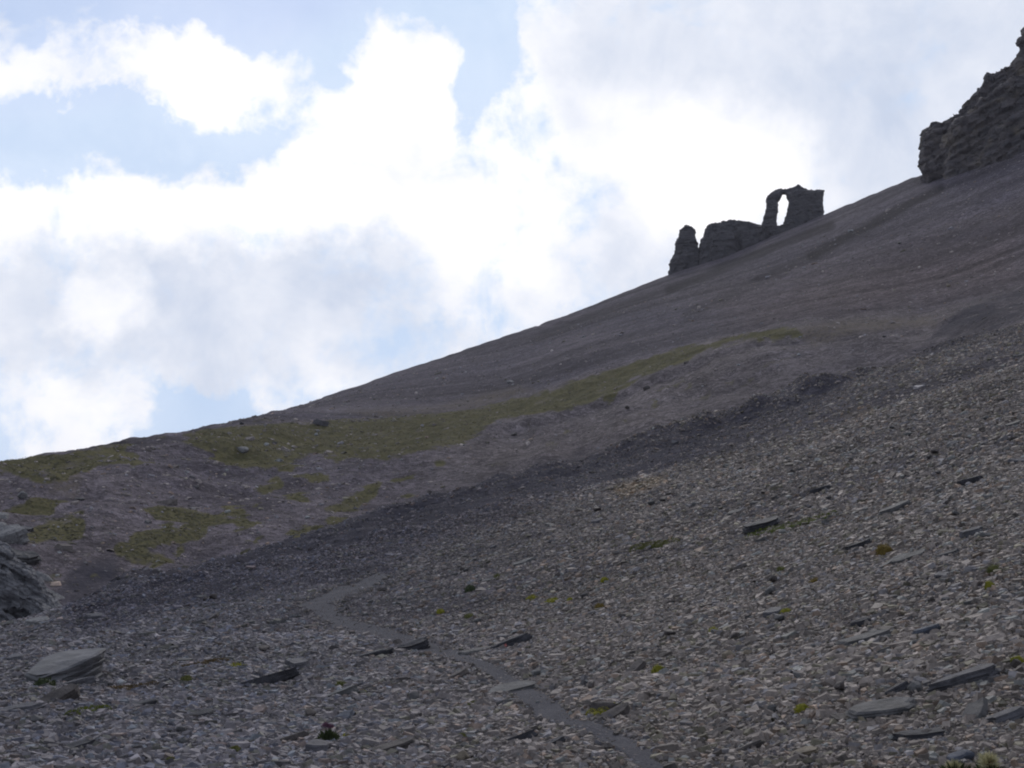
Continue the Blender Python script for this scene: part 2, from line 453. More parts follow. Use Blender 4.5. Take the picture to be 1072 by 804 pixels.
# ------------------------------------------------------------------ path
def resample(pl, n):
    p = np.array(pl, float); s = np.concatenate([[0], np.cumsum(np.hypot(*np.diff(p, axis=0).T))])
    t = np.linspace(0, s[-1], n)
    return np.stack([np.interp(t, s, p[:, 0]), np.interp(t, s, p[:, 1])], 1)
RIB = []
def ribbon(name, L, Rr, n, m, lift, mt):
    L = resample(L, n); Rr = resample(Rr, n)
    P = np.zeros((n, m, 2))
    for i in range(n):
        a = hit(*L[i]); b = hit(*Rr[i])
        RIB.append((a, b))
        wa, wb = (float(vn(np.array([i * .35]), np.array([q_]), s=2)[0]) * .2 for q_ in (3.3, 9.1))
        for j in range(m):
            q = a.lerp(b, wa + (1 + wb - wa) * j / (m - 1)); P[i, j] = q.x, q.y
    Xp, Yp = P[..., 0], P[..., 1]
    e = np.ones((n, m)); e[:, 0] = e[:, -1] = -1.5
    Zp = H(Xp, Yp) + lift * e
    me = grid_mesh(name, Xp, Yp, Zp); me.polygons.foreach_set('use_smooth', np.ones(len(me.polygons), bool))
    return new_obj(name, me, mats=[mt])
mp_, t_, b_ = mat('path_gravel', .9, .25)
pos_ = t_.node('ShaderNodeNewGeometry').outputs['Position']
va_ = t_.voro(pos_, 45); vb_ = t_.voro(pos_, 18)
n_ = t_.noise(pos_, 2.2, 4).outputs['Fac']
s_ = t_.node('ShaderNodeSeparateColor'); t_.l.new(va_.outputs['Color'], s_.inputs[0])
c_ = t_.mix(t_.rng(n_, .35, .65), (.046, .042, .050), (.070, .065, .072))
c_ = t_.mix(t_.rng(s_.outputs[0], .8, 1, 0, .6), c_, (.12, .115, .115))
t_.l.new(c_, b_.inputs['Base Color'])
bp_ = t_.node('ShaderNodeBump'); bp_.inputs['Strength'].default_value = .5; bp_.inputs['Distance'].default_value = .02
t_.l.new(t_.math('ADD', va_.outputs['Distance'], vb_.outputs['Distance']), bp_.inputs['Height']); t_.l.new(bp_.outputs[0], b_.inputs['Normal'])
tag(ribbon('path', PATH_L, PATH_R, 150, 9, .009, mp_), 'narrow dark gravel footpath', kind='structure')

# ------------------------------------------------------------------ stones in bulk
NV = 28
def base_stone(k):
    r = random.Random(100 + k)
    n = 6
    ang = sorted(r.uniform(0, 6.283) * .35 + (i + .0) * 6.283 / n for i in range(n))
    rad = [r.uniform(.75, 1.1) for _ in range(n)]
    lo = [(math.cos(a) * q * .5, math.sin(a) * q * .5, -.5) for a, q in zip(ang, rad)]
    s = r.uniform(.55, .95); tx, ty = r.uniform(-.35, .35), r.uniform(-.35, .35)
    hi = [(x * s * r.uniform(.8, 1.1), y * s * r.uniform(.8, 1.1), .5 + tx * x + ty * y + r.uniform(-.12, .12)) for x, y, _ in lo]
    return lo + hi
BASE = np.array([base_stone(k) for k in range(NV)])
LOOP1 = np.array([q for i in range(6) for q in (i, (i + 1) % 6, 6 + (i + 1) % 6, 6 + i)] + [6, 7, 8, 9, 10, 11])
TOT1 = np.array([4] * 6 + [6])

def frames(x, y, rz, tilt, e):
    """three axes for each stone lying on the slope"""
    a = (H(x + e, y) - H(x - e, y)) / (2 * e); b = (H(x, y + e) - H(x, y - e)) / (2 * e)
    n = np.stack([-a, -b, np.ones_like(a)], 1)
    n += tilt
    n /= np.linalg.norm(n, axis=1)[:, None]
    t = np.stack([np.cos(rz), np.sin(rz), np.zeros_like(rz)], 1)
    t -= n * np.sum(t * n, 1)[:, None]; t /= np.linalg.norm(t, axis=1)[:, None]
    return t, np.cross(n, t), n

def stone_colors(n, r):
    b = np.exp(r.normal(math.log(.155), .24, n))
    c = b[:, None] * np.array([1.31, 1.105, 1.0])
    k = r.random(n)
    tan = k < .08; c[tan] = np.exp(r.normal(math.log(.15), .25, tan.sum()))[:, None] * np.array([1.08, .95, .72])
    blue = (k > .08) & (k < .2); c[blue] *= np.array([.86, .94, 1.08])
    rst = (k > .2) & (k < .27); c[rst] *= np.array([1.10, .96, .84])
    dkk = r.random(n) < .22; c[dkk] *= .6
    pal = k > .955; c[pal] = np.exp(r.normal(math.log(.19), .2, pal.sum()))[:, None] * np.array([1, .98, .95])
    return np.clip(c, .03, .5)

def stones(name, x, y, L, W, T, sink, rz, tilt, color, mt):
    n = len(x)
    z = H(x, y)
    t, bb, nn = frames(x, y, rz, tilt, .3)
    V = BASE[rng.integers(0, NV, n)]
    lx = V[..., 0] * L[:, None]; ly = V[..., 1] * W[:, None]; lz = V[..., 2] * T[:, None] + (.5 - sink)[:, None] * T[:, None]
    P = np.stack([x, y, z], 1)[:, None, :] + lx[..., None] * t[:, None, :] + ly[..., None] * bb[:, None, :] + lz[..., None] * nn[:, None, :]
    loops = (LOOP1[None, :] + 12 * np.arange(n)[:, None]).ravel()
    tot = np.tile(TOT1, n); st = np.concatenate([[0], np.cumsum(tot)[:-1]])
    me = bpy.data.meshes.new(name); raw(me, P.reshape(-1, 3), loops, st, tot)
    col_attr(me, 'stone', np.repeat(color, 12, 0))
    return new_obj(name, me, mats=[mt])

def scatter(n, d0, d1, power=2.0, a0=-27.5, a1=27.5):
    q = rng.random(n); d = (d0 ** power + q * (d1 ** power - d0 ** power)) ** (1 / power)
    az = np.radians(rng.uniform(a0, a1, n))
    return np.sin(az) * d, np.cos(az) * d, d

XS = []
for (n, d0, d1) in [(110000, 4.5, 12), (170000, 12, 25), (130000, 25, 50), (110000, 50, 118)]:
    XS.append(scatter(n, d0, d1))
    for lo_, hi_ in ((27.5, 27.5 + (26 if d1 < 30 else 12)), (-27.5 - (22 if d1 < 30 else 8), -27.5)):
        XS.append(scatter(int(n * abs(hi_ - lo_) / 55 * .8), d0, d1, 2.0, lo_, hi_))
XS.append(scatter(26000, .8, 4.5, 2.0, -75, 75))
x = np.concatenate([q[0] for q in XS]); y = np.concatenate([q[1] for q in XS]); d = np.concatenate([q[2] for q in XS])
z = H(x, y)
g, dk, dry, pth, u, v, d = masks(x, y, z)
gul = np.interp(np.arctan2(x, y), AZG, KD[4])
keep = seen(x, y, z) & (d < gul + 4) & (rng.random(len(x)) > pth * .45)
clus = fbm(x / 1.1, y / 1.1, o=2, s=91)
keep &= rng.random(len(x)) < .9 + .3 * clus
x, y, z, d, dk, pth, dry = (q[keep] for q in (x, y, z, d, dk, pth, dry))
n = len(x)
px = d / F
sx2, sy2 = .9 * x - .43 * y, .43 * x + .9 * y
srt = fbm(sx2 / 9, sy2 / 1.6, o=3, s=93)
L = np.exp(np.clip(rng.normal(0, .5, n), -1.5, 1.15)) * np.clip(.031 + .0017 * d, .04, .15) * (1 - .25 * dk) * (1 + .45 * srt)
L = np.maximum(L, 1.4 * px) * (1 - .74 * pth) * np.where(rng.random(n) < .03, 1.7, 1)
W = L * rng.uniform(.4, .9, n); T = np.minimum(L * rng.uniform(.13, .46, n), .05 + .0012 * d)
rz = rng.normal(R(15), R(38), n)
tilt = rng.normal(0, .24, (n, 3)) * np.array([1, 1, 0])
colr = stone_colors(n, rng)
warm = fbm(x / 5, y / 5, o=2, s=15)
colr *= (1 + .22 * warm + .25 * fbm(sx2 / 7, sy2 / 1.3, o=3, s=95))[:, None]
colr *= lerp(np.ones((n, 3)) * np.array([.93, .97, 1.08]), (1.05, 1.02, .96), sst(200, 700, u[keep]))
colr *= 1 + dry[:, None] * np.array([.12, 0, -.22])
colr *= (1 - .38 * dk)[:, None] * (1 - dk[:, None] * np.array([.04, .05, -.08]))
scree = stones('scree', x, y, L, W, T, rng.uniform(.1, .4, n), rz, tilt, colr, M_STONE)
tag(scree, 'loose flat grey shale stones covering the near slope', kind='stuff')

# grit and loose chips lying on the path, thicker towards its edges
n = 5600
q = rng.random(n) * (len(RIB) - 1.001); i0 = q.astype(int); f = (q - i0)[:, None]
ra = np.array([(p[0].x, p[0].y) for p in RIB]); rb = np.array([(p[1].x, p[1].y) for p in RIB])
A_ = ra[i0] * (1 - f) + ra[i0 + 1] * f; B_ = rb[i0] * (1 - f) + rb[i0 + 1] * f
e_ = rng.random(n); t_e = np.where(rng.random(n) < .5, rng.uniform(-.1, 1.1, n), np.where(e_ < .5, rng.normal(-.02, .13, n), rng.normal(1.02, .13, n)))[:, None]
P_ = A_ * (1 - t_e) + B_ * t_e; x, y = P_[:, 0], P_[:, 1]; d = np.hypot(x, y)
edge_ = np.clip(np.abs(t_e[:, 0] - .5) * 2, 0, 1.2)
L = np.maximum(np.exp(rng.normal(0, .45, n)) * (.013 + .0008 * d) * (.7 + .8 * np.minimum(edge_, 1.08) ** 3), 1.15 * d / F)
pg = stones('path_grit', x, y, L, L * rng.uniform(.5, .9, n), L * rng.uniform(.15, .34, n), rng.uniform(-.75, -.25, n), rng.normal(R(15), R(50), n),
            rng.normal(0, .2, (n, 3)) * np.array([1, 1, 0]), stone_colors(n, rng) * .85, M_STONE)
tag(pg, 'fine grit and small chips strewn over the footpath', kind='stuff')

x, y, d = scatter(92000, 58, 330, 1.7, -36, 36)
z = H(x, y)
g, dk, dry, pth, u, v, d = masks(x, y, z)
gul = np.interp(np.arctan2(x, y), AZG, KD[4]); rim = np.interp(np.arctan2(x, y), AZG, KD[7])
lefty = sst(560, 300, u)
dens = np.where(d > rim, .16, .25 + .75 * lefty) * (1 - .6 * np.clip(g * 1.3, 0, 1))
keep = seen(x, y, z, .004) & (d > gul + 4) & (rng.random(len(x)) < dens)
x, y, d, dk, u = (q[keep] for q in (x, y, d, dk, u)); n = len(x)
L = np.exp(rng.normal(0, .6, n)) * np.clip(.08 + .0009 * d, .13, .32) * (1 + .35 * sst(500, 300, u))
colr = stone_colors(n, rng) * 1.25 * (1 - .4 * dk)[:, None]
fs = stones('far_scree', x, y, L, L * rng.uniform(.5, .9, n), L * rng.uniform(.12, .3, n), rng.uniform(.1, .4, n), rng.uniform(0, 6.28, n),
            rng.normal(0, .2, (n, 3)) * np.array([1, 1, 0]), colr, M_FAR)
tag(fs, 'small broken stones strewn over the far hillside', kind='stuff')

# ------------------------------------------------------------------ grass (uncountable)
x, y, d = scatter(260000, 70, 235, 1.6)
z = H(x, y)
g, dk, dry, pth, u, v, d = masks(x, y, z)
keep = seen(x, y, z, .004) & (rng.random(len(x)) < np.clip(g - .2, 0, 1) * 1.1)
x, y, z, d = x[keep], y[keep], z[keep], d[keep]; n = len(x)
hgt = rng.uniform(.02, .06, n); wd = rng.uniform(.07, .15, n); a = rng.uniform(0, 6.28, n)
P = np.zeros((n, 4, 3)); dx, dy = np.cos(a) * wd, np.sin(a) * wd
lx, ly = rng.normal(0, .04, n) - dy * 1.5, rng.normal(0, .04, n) + dx * 1.5
for q, (qx, qy, up) in enumerate(((x - dx, y - dy, .0), (x + dx, y + dy, .0), (x + dx * .6 + lx, y + dy * .6 + ly, 1.), (x - dx * .5 + lx, y - dy * .5 + ly, .8))):
    P[:, q] = np.stack([qx, qy, H(qx, qy) + .015 + up * hgt], 1)
me = bpy.data.meshes.new('grass'); raw(me, P.reshape(-1, 3), np.arange(4 * n), np.arange(0, 4 * n, 4), np.full(n, 4))
tag(new_obj('grass', me, mats=[M_GRASS]), 'short olive alpine grass patches on the hillside', kind='stuff')

# ------------------------------------------------------------------ single stones
def strata_mesh(seed, L, W, T, layers=5, n=11, square=.42, taper=.12, rough=.05):
    """a layered slab: a ragged outline stacked in beds that step in and out"""
    r = random.Random(seed)
    out = []
    ph = [r.uniform(0, 6.28) for _ in range(3)]
    for i in range(n):
        a = 6.283 * (i + r.uniform(-.25, .25)) / n
        q = 1 / (abs(math.cos(a)) ** (2 / square) + abs(math.sin(a)) ** (2 / square)) ** (square / 2)
        q *= 1 + .13 * math.sin(2 * a + ph[0]) + .12 * math.sin(3 * a + ph[1]) + r.uniform(-.12, .12)
        out.append((math.cos(a) * q, math.sin(a) * q))
    bm = bmesh.new(); rings = []
    tx, ty = r.uniform(-.12, .12), r.uniform(-.12, .12)
    for k in range(layers + 1):
        for s in ((0, 1) if 0 < k < layers else ((1,) if k == 0 else (0,))):
            f = k / layers
            sc = 1 - taper * abs(f - .35) * 1.6 + r.uniform(-rough, rough)
            ox, oy = r.uniform(-rough, rough), r.uniform(-rough, rough)
            ring = []
            for (cx, cy) in out:
                j = 1 + r.uniform(-rough, rough) * .8
                ring.append(bm.verts.new(((cx * sc * j + ox) * L / 2, (cy * sc * j + oy) * W / 2,
                                          T * (f + (tx * cx + ty * cy) * f + r.uniform(-.02, .02)) + (.0005 if s else 0))))
            rings.append(ring)
    for a, b in zip(rings, rings[1:]):
        for i in range(n):
            bm.faces.new((a[i], a[(i + 1) % n], b[(i + 1) % n], b[i]))
    # top and bottom as a fan around an inner ring, for a slightly uneven cleaved face
    for ring, up in ((rings[0], False), (rings[-1], True)):
        inner = [bm.verts.new((p.co.x * .55 + r.uniform(-.02, .02) * L, p.co.y * .55 + r.uniform(-.02, .02) * W, p.co.z + (r.uniform(-.05, .06) * T if up else 0))) for p in ring]
        for i in range(n):
            q = (ring[i], ring[(i + 1) % n], inner[(i + 1) % n], inner[i])
            bm.faces.new(q if up else q[::-1])
        bm.faces.new(inner if up else inner[::-1])
    bmesh.ops.triangulate(bm, faces=[f for f in bm.faces if len(f.verts) > 4])
    bmesh.ops.recalc_face_normals(bm, faces=bm.faces)
    return bm

def lump_mesh(seed, L, W, T, cuts=14, sub=2):
    """a blocky stone: the hull of scattered points, broken up a little"""
    r = random.Random(seed); bm = bmesh.new()
    for _ in range(cuts + 6):
        p = Vector((r.gauss(0, 1), r.gauss(0, 1), r.gauss(0, 1))).normalized() * r.uniform(.85, 1)
        bm.verts.new((p.x * L / 2, p.y * W / 2, p.z * T / 2 + T / 2))
    h = bmesh.ops.convex_hull(bm, input=bm.verts)
    bmesh.ops.delete(bm, geom=[e for e in h['geom_interior'] if isinstance(e, bmesh.types.BMVert)], context='VERTS')
    bmesh.ops.bevel(bm, geom=list(bm.edges), offset=.06 * min(L, W, T), segments=1, affect='EDGES')
    bmesh.ops.triangulate(bm, faces=bm.faces)
    for v_ in bm.verts: v_.co *= 1 + r.uniform(-.025, .025)
    bmesh.ops.recalc_face_normals(bm, faces=bm.faces)
    return bm

def finish(bm, name, color, mt=None):
    me = bpy.data.meshes.new(name); bm.to_mesh(me); bm.free()
    if mt is None: col_attr(me, 'stone', np.tile(np.array(color, float), (len(me.vertices), 1)))
    return new_obj(name, me, mats=[mt or M_SLAB])

TONE = {'dark': (.042, .039, .043), 'slate': (.085, .079, .084), 'grey': (.080, .074, .072), 'pale': (.100, .094, .090), 'tan': (.17, .135, .095), 'brown': (.075, .062, .056),
        'blue': (.062, .066, .082), 'white': (.30, .295, .29), 'rust': (.12, .08, .05), 'bpale': (.17, .16, .155)}
_seed = [500]
def place(o, c, e, n, sink):
    t = e.normalized(); n = (n - t * n.dot(t)).normalized(); b = n.cross(t)
    m = Matrix((t, b, n)).transposed().to_4x4(); m.translation = c - n * sink
    o.matrix_world = m

def slab(u1, v1, u2, v2, th, tone, label, name='flat_stone', cat='slab', depth=.6, face=0.0, sink=.3, lump=False, layers=4):
    depth *= random.uniform(.8, 1.1)
    """a stone whose long side runs between two photo pixels; face > 0 turns its top to the viewer, < 0 hides it"""
    a = hit(u1, v1); b = hit(u2, v2)
    c = (a + b) / 2; dist = math.hypot(c.x, c.y)
    c.z = float(H(c.x, c.y))
    e = b - a; view = Vector((c.x, c.y, 0)).normalized()
    lim = abs(u2 - u1) * dist / F
    lat = Vector((view.y, -view.x, 0))
    along = e.dot(view)
    if abs(along) > .3 * lim: along = math.copysign(.3 * lim, along)
    ez = (v1 - v2) * dist / F * (1 if u2 > u1 else -1) + along * (c.z - CZ) / dist
    e = lat * lim + view * along + Vector((0, 0, ez))
    L = max(e.length, 3 * dist / F); T = th * dist / F
    n = normal(c.x, c.y, .5)
    ax = e.normalized()
    n = Matrix.Rotation(face, 3, ax) @ n
    _seed[0] += 1
    W = L * depth
    bm = lump_mesh(_seed[0], L, W, T) if lump else strata_mesh(_seed[0], L, W, T, layers=layers)
    o = finish(bm, name, TONE[tone])
    place(o, c, e, n, sink * T)
    return tag(o, label, cat)

def pebble(u, v, r, tone, label, name='stone', cat='stone', squash=.8):
    return slab(u - r, v + r * .4, u + r, v + r * .4, 2 * r * squash, tone, label, name, cat, depth=.85, sink=.2, lump=True)

# slabs one can point at, left to right and bottom to top
S = slab
S(248, 723, 308, 707, 9, 'dark', 'long near-black slab lying alone below the footpath hollow', depth=.5, face=-.15, sink=.2)
S(132, 743, 162, 737, 6, 'dark', 'small dark slab lying just right of the green mat', depth=.5)
S(42, 744, 73, 728, 9, 'brown', 'upturned brownish slab leaning below the big boulder', depth=.6, face=.5, sink=.2)
S(66, 722, 92, 714, 7, 'slate', 'short grey slab wedged under the right end of the big boulder', depth=.6)
S(194, 752, 222, 747, 8, 'dark', 'thick dark slab with rounded end among small stones at lower left', depth=.6)
S(70, 787, 96, 779, 7, 'dark', 'dark slab near the bottom left corner', depth=.6)
S(0, 749, 36, 741, 8, 'slate', 'slate slab cut by the left edge of the photo', depth=.6)
S(366, 692, 408, 682, 6, 'dark', 'thin dark slab lying flat just left of the footpath', depth=.5, face=-.1)
S(418, 686, 450, 676, 10, 'dark', 'thick dark slab with slanted end on the left brink of the footpath', depth=.45, sink=.2)
S(514, 684, 553, 669, 9, 'dark', 'near-black slab with a small red blaze right of the footpath', depth=.4, sink=.2, face=-.15)
S(480, 687, 512, 680, 5, 'grey', 'grey slab bedded in the footpath left of the red blazed slab', depth=.7, face=.1)
S(512, 728, 558, 719, 8, 'pale', 'pale grey slab half buried in the footpath', depth=.7, face=.2, sink=.4)
S(625, 762, 657, 746, 8, 'brown', 'brownish slab leaning on the yellow moss beside the footpath', depth=.5, face=.25, sink=.2)
S(530, 780, 559, 768, 8, 'dark', 'dark slab with pale upper edge left of the bottom of the footpath', depth=.5, face=-.2)
S(566, 784, 590, 775, 6, 'dark', 'dark narrow slab next to the bottom bend of the footpath', depth=.5)
S(577, 719, 602, 711, 5, 'pale', 'thin pale slab on the right bank of the footpath', depth=.5, face=.1)
S(356, 794, 372, 787, 4, 'pale', 'small pale slab at the bottom edge of the photo', depth=.8, face=.3)
S(342, 758, 370, 749, 6, 'blue', 'bluish slab above the little plant with pink bloom', depth=.5, face=.2)
S(385, 792, 432, 777, 8, 'brown', 'long brown slab left of the round pale stone', depth=.4, face=.1)
S(536, 593, 559, 587, 4, 'pale', 'small pale slab high above the footpath', depth=.7)
S(780, 559, 816, 548, 9, 'dark', 'thick dark slab at the left end of the green moss strip', depth=.6, sink=.2)
S(851, 517, 870, 511, 5, 'dark', 'dark slab above the right end of the green moss strip', depth=.4, sink=.1)
S(1006, 509, 1027, 503, 6, 'dark', 'dark slab high on the scree by the right edge of the photo', depth=.4, sink=.1)
S(923, 540, 951, 529, 5, 'grey', 'thin grey slab with dark underside right of the green moss strip', depth=.6, face=.1, sink=-.1)
S(1008, 563, 1031, 556, 8, 'slate', 'thick slate slab below the dark slab by the right edge', depth=.6)
S(932, 590, 966, 581, 6, 'pale', 'pale slab lying between the brown moss pad and the right edge', depth=.6, face=.15)
S(887, 578, 910, 570, 6, 'dark', 'dark slab just left of the golden brown moss pad', depth=.4, sink=.1)
S(982, 585, 1004, 577, 4, 'dark', 'thin dark slab right of the pale slab near the right edge', depth=.4)
S(880, 680, 931, 664, 7, 'grey', 'long thin grey slab right of centre below the tan stone', depth=.4, face=.1, sink=.1)
S(957, 668, 984, 661, 9, 'blue', 'smooth bluish rounded slab beside the tan stone', depth=.6, sink=.2)
S(892, 754, 958, 741, 10, 'grey', 'broad pale topped slab with dark shadowed edge at lower right', depth=.55, face=.12, sink=.05, layers=5)
S(985, 727, 1040, 708, 11, 'slate', 'long slate slab propped over a black gap near the right edge', depth=.5, sink=-.05, layers=5)
S(926, 731, 949, 719, 7, 'dark', 'dark tilted slab between the broad slab and the propped slab', depth=.6, face=-.2)
S(733, 779, 764, 761, 6, 'brown', 'brown slanting slab below the brightest yellow cushion', depth=.45, face=.2)
S(770, 790, 796, 780, 7, 'brown', 'dull brown slab on the bottom edge right of the footpath', depth=.6)
S(828, 794, 856, 786, 7, 'tan', 'flat tan slab on the bottom edge of the photo', depth=.6, face=.2)
S(862, 699, 878, 694, 4, 'tan', 'thin yellowish slab left of the long thin grey slab', depth=.5, face=.1)
S(944, 776, 986, 768, 9, 'dark', 'dark slab above the fuzzy seed heads', depth=.5)
S(892, 658, 910, 653, 6, 'dark', 'small dark slab up from the long thin grey slab', depth=.5, sink=.0)
S(990, 804, 1021, 792, 16, 'blue', 'dark bluish rock standing between the two fuzzy seed heads', name='rock', cat='rock', depth=.8, lump=True)
S(616, 748, 649, 744, 17, 'brown', 'rounded dark brown rock behind the yellow moss', name='rock', cat='rock', depth=.7, sink=.2, lump=True)
S(1040, 764, 1072, 748, 9, 'slate', 'slate slab over a dark gap cut by the right edge', depth=.6, sink=0)
for (u, v, r, t, l) in [
    (485, 793, 8, 'tan', 'round pale tan stone at the bottom left of the footpath'), (487, 781, 6, 'grey', 'grey rounded stone behind the round pale tan stone'),
    (660, 686, 4, 'white', 'small white stone above the yellow moss rock'), (190, 778, 7, 'pale', 'chalky pale stone at lower left among dark stones'),
    (127, 715, 5, 'white', 'small whitish stone to the right of the big boulder'), (135, 664, 3, 'white', 'tiny white stone up slope of the big boulder'),
    (937, 664, 6, 'tan', 'tan block beside the bluish rounded slab'), (763, 687, 8, 'tan', 'tan rounded stone right of the brightest yellow cushion'),
    (783, 684, 5, 'tan', 'small tan stone next to the tan rounded stone'), (946, 642, 5, 'tan', 'tan stone up slope of the tan block'),
    (810, 743, 7, 'pale', 'pale upright block left of the small yellow cushion at lower right'), (959, 721, 9, 'pale', 'rough pale block left of the propped slab'),
    (1062, 762, 6, 'tan', 'orange tan stone by the right edge at the bottom'), (852, 715, 4, 'pale', 'pale pebble left of the broad pale topped slab'),
    (690, 729, 5, 'blue', 'small dark blue stone below the brightest yellow cushion'), (840, 700, 5, 'pale', 'creamy stone left of the thin yellowish slab')]:
    pebble(u, v, r, t, l)
# red blaze painted on the near-black slab: a part of that slab
mb_, tb_, bb_ = mat('red_blaze', .6, .3); bb_.inputs['Base Color'].default_value = (.33, .10, .085, 1)
host = next(o for o in COL.objects if o.get('label', '').startswith('near-black slab with a small red'))
bpy.context.view_layer.update()
dg = bpy.context.evaluated_depsgraph_get()
ox = Vector((0, 0, CZ)); rr = ray(528, 675.5); dirv = Vector([float(q) for q in rr]).normalized()
inv = host.matrix_world.inverted(); lo = inv @ ox; ld = (inv.to_3x3() @ dirv).normalized()
ok, loc, nor, _ = host.ray_cast(lo, ld)
if ok:
    bm = bmesh.new(); bmesh.ops.create_circle(bm, cap_ends=True, segments=14, radius=.042)
    for i, v_ in enumerate(bm.verts): v_.co *= 1 + .15 * math.sin(i * 2.3)
    q = nor.to_track_quat('Z', 'Y').to_matrix().to_4x4(); q.translation = loc + nor * .004
    bmesh.ops.solidify(bm, geom=bm.faces[:], thickness=.003)
    bm.transform(q); bz = finish(bm, 'paint_blaze', None, mb_); bz.parent = host; bz['label'] = 'faded red paint spot'

# ---- the big boulder at lower left
def poly_rock(name, top, drop, mt, rough=.02, seed=1, beds=5):
    """top: ring of world points; drop: list of (dz, inset) beds down to the ground"""
    r = random.Random(seed); bm = bmesh.new(); n = len(top)
    c = sum(top, Vector()) / n; rings = []
    for k, (dz, ins) in enumerate(drop):
        rings.append([bm.verts.new(p.lerp(c, ins + r.uniform(-rough, rough)) + Vector((r.uniform(-rough, rough), r.uniform(-rough, rough), -dz + r.uniform(-rough, rough) * .3))) for p in top])
    for a, b in zip(rings, rings[1:]):
        for i in range(n): bm.faces.new((a[i], b[i], b[(i + 1) % n], a[(i + 1) % n]))
    inner = [bm.verts.new(p.co.lerp(c, .5) + Vector((0, 0, r.uniform(0, rough)))) for p in rings[0]]
    for i in range(n): bm.faces.new((rings[0][i], rings[0][(i + 1) % n], inner[(i + 1) % n], inner[i]))
    bm.faces.new(inner); bm.faces.new(rings[-1][::-1])
    bmesh.ops.recalc_face_normals(bm, faces=bm.faces)
    return finish(bm, name, None, mt)
M_BOULDER = rock_mat('boulder_stone', (.115, .109, .112), (.17, .16, .158), 5, sscale=14, bump=.03, lichen=(.10, .095, .09))
bc = hit(70, 712); bd = math.hypot(bc.x, bc.y); bv = Vector((bc.x, bc.y, 0)).normalized(); bl = Vector((bv.y, -bv.x, 0)); s = bd / F
bz0 = float(H(bc.x, bc.y))
def bp3(du, depth, hpx): return bc + bl * du * s + bv * depth + Vector((0, 0, bz0 - bc.z + hpx * s))
# top face: front edge low on the left, rising to the right; rear edge higher
top = [bp3(-36, -.35, 9), bp3(-26, -.50, 8), bp3(-14, -.52, 9.5), bp3(0, -.50, 14), bp3(12, -.42, 19), bp3(22, -.35, 24), bp3(28, -.2, 26), bp3(33, .1, 28), bp3(28, .7, 26), bp3(10, .95, 24), bp3(-8, .95, 23), bp3(-20, .6, 19), bp3(-30, .1, 13)]
o = poly_rock('boulder', top, [(0, 0), (.02, -.01), (.07, .0), (.075, .03), (.14, .02), (.15, -.01), (.22, .05), (.24, .02), (.33, .1), (.36, .06), (.8, .22)], M_BOULDER, rough=.022, seed=5)
tag(o, 'big pale flat topped boulder with layered broken end at lower left', 'boulder')

# ---- layered outcrop on the left edge
M_OUT = rock_mat('outcrop_stone', (.15, .143, .148), (.21, .20, .20), 3, strata=(0, R(-32), 0), sscale=7, bump=.06)
oc = hit(20, 645); od = math.hypot(oc.x, oc.y); ov = Vector((oc.x, oc.y, 0)).normalized(); ol = Vector((ov.y, -ov.x, 0)); s = od / F
pass

# ---- far boulders and clods
def far_rock(u, v, r, tone, label, squash=.8):
    return pebble(u, v, r * .8, 'brown' if tone == 'dark' and r > 3.5 else tone if tone != 'pale' else 'white' if r < 5 else 'bpale', label, 'boulder', 'boulder', squash)
for a in [(254, 470, 9, 'pale', 'largest pale boulder on the grass below the skyline', .5), (279, 466, 4, 'pale', 'pale boulder right of the largest pale boulder in the grass', .7), (287, 463, 4, 'grey', 'grey boulder at the right end of the grass boulders', .7),
          (253, 444, 3.2, 'dark', 'dark boulder standing out against the sky on the skyline', 1), (24, 520, 7, 'pale', 'pale angular boulder on the left hillside', .9), (83, 521, 7, 'grey', 'flat grey boulder on the left hillside', .45),
          (331, 455, 3, 'pale', 'small pale boulder in the middle of the grass belt', .8), (322, 541, 4, 'pale', 'pale flat boulder above the lower grass patch', .5), (201, 531, 5, 'pale', 'long pale boulder on the bare left slope', .4),
          (206, 509, 4, 'grey', 'grey boulder above the long pale boulder', .5), (534, 399, 6, 'pale', 'pale flat boulder on the scree above the grass belt', .4), (657, 427, 4, 'dark', 'dark clod on the brown bank under the grass lip', .8),
          (677, 405, 6, 'brown', 'brown clod just below the grass lip', .6), (538, 454, 5, 'brown', 'brown clod on the bank below the middle of the grass lip', .6), (891, 241, 4, 'pale', 'pale boulder high on the upper scree', .5),
          (942, 254, 3, 'grey', 'grey boulder at mid height on the upper scree', .6), (993, 299, 3, 'tan', 'tan boulder low on the upper scree', .6), (668, 452, 5, 'grey', 'grey boulder on the crest of the dark rubble bank', .6),
          (836, 371, 3, 'pale', 'pale boulder on the brown bank under the dry grass', .6), (773, 382, 3, 'pale', 'small pale boulder on the bank below the tip of the grass', .7), (961, 389, 4, 'white', 'whitish boulder on the near crest at right', .7),
          (926, 352, 3, 'grey', 'grey boulder on the bank below the dry grass', .6)]:
    far_rock(*a[:5], squash=a[5])

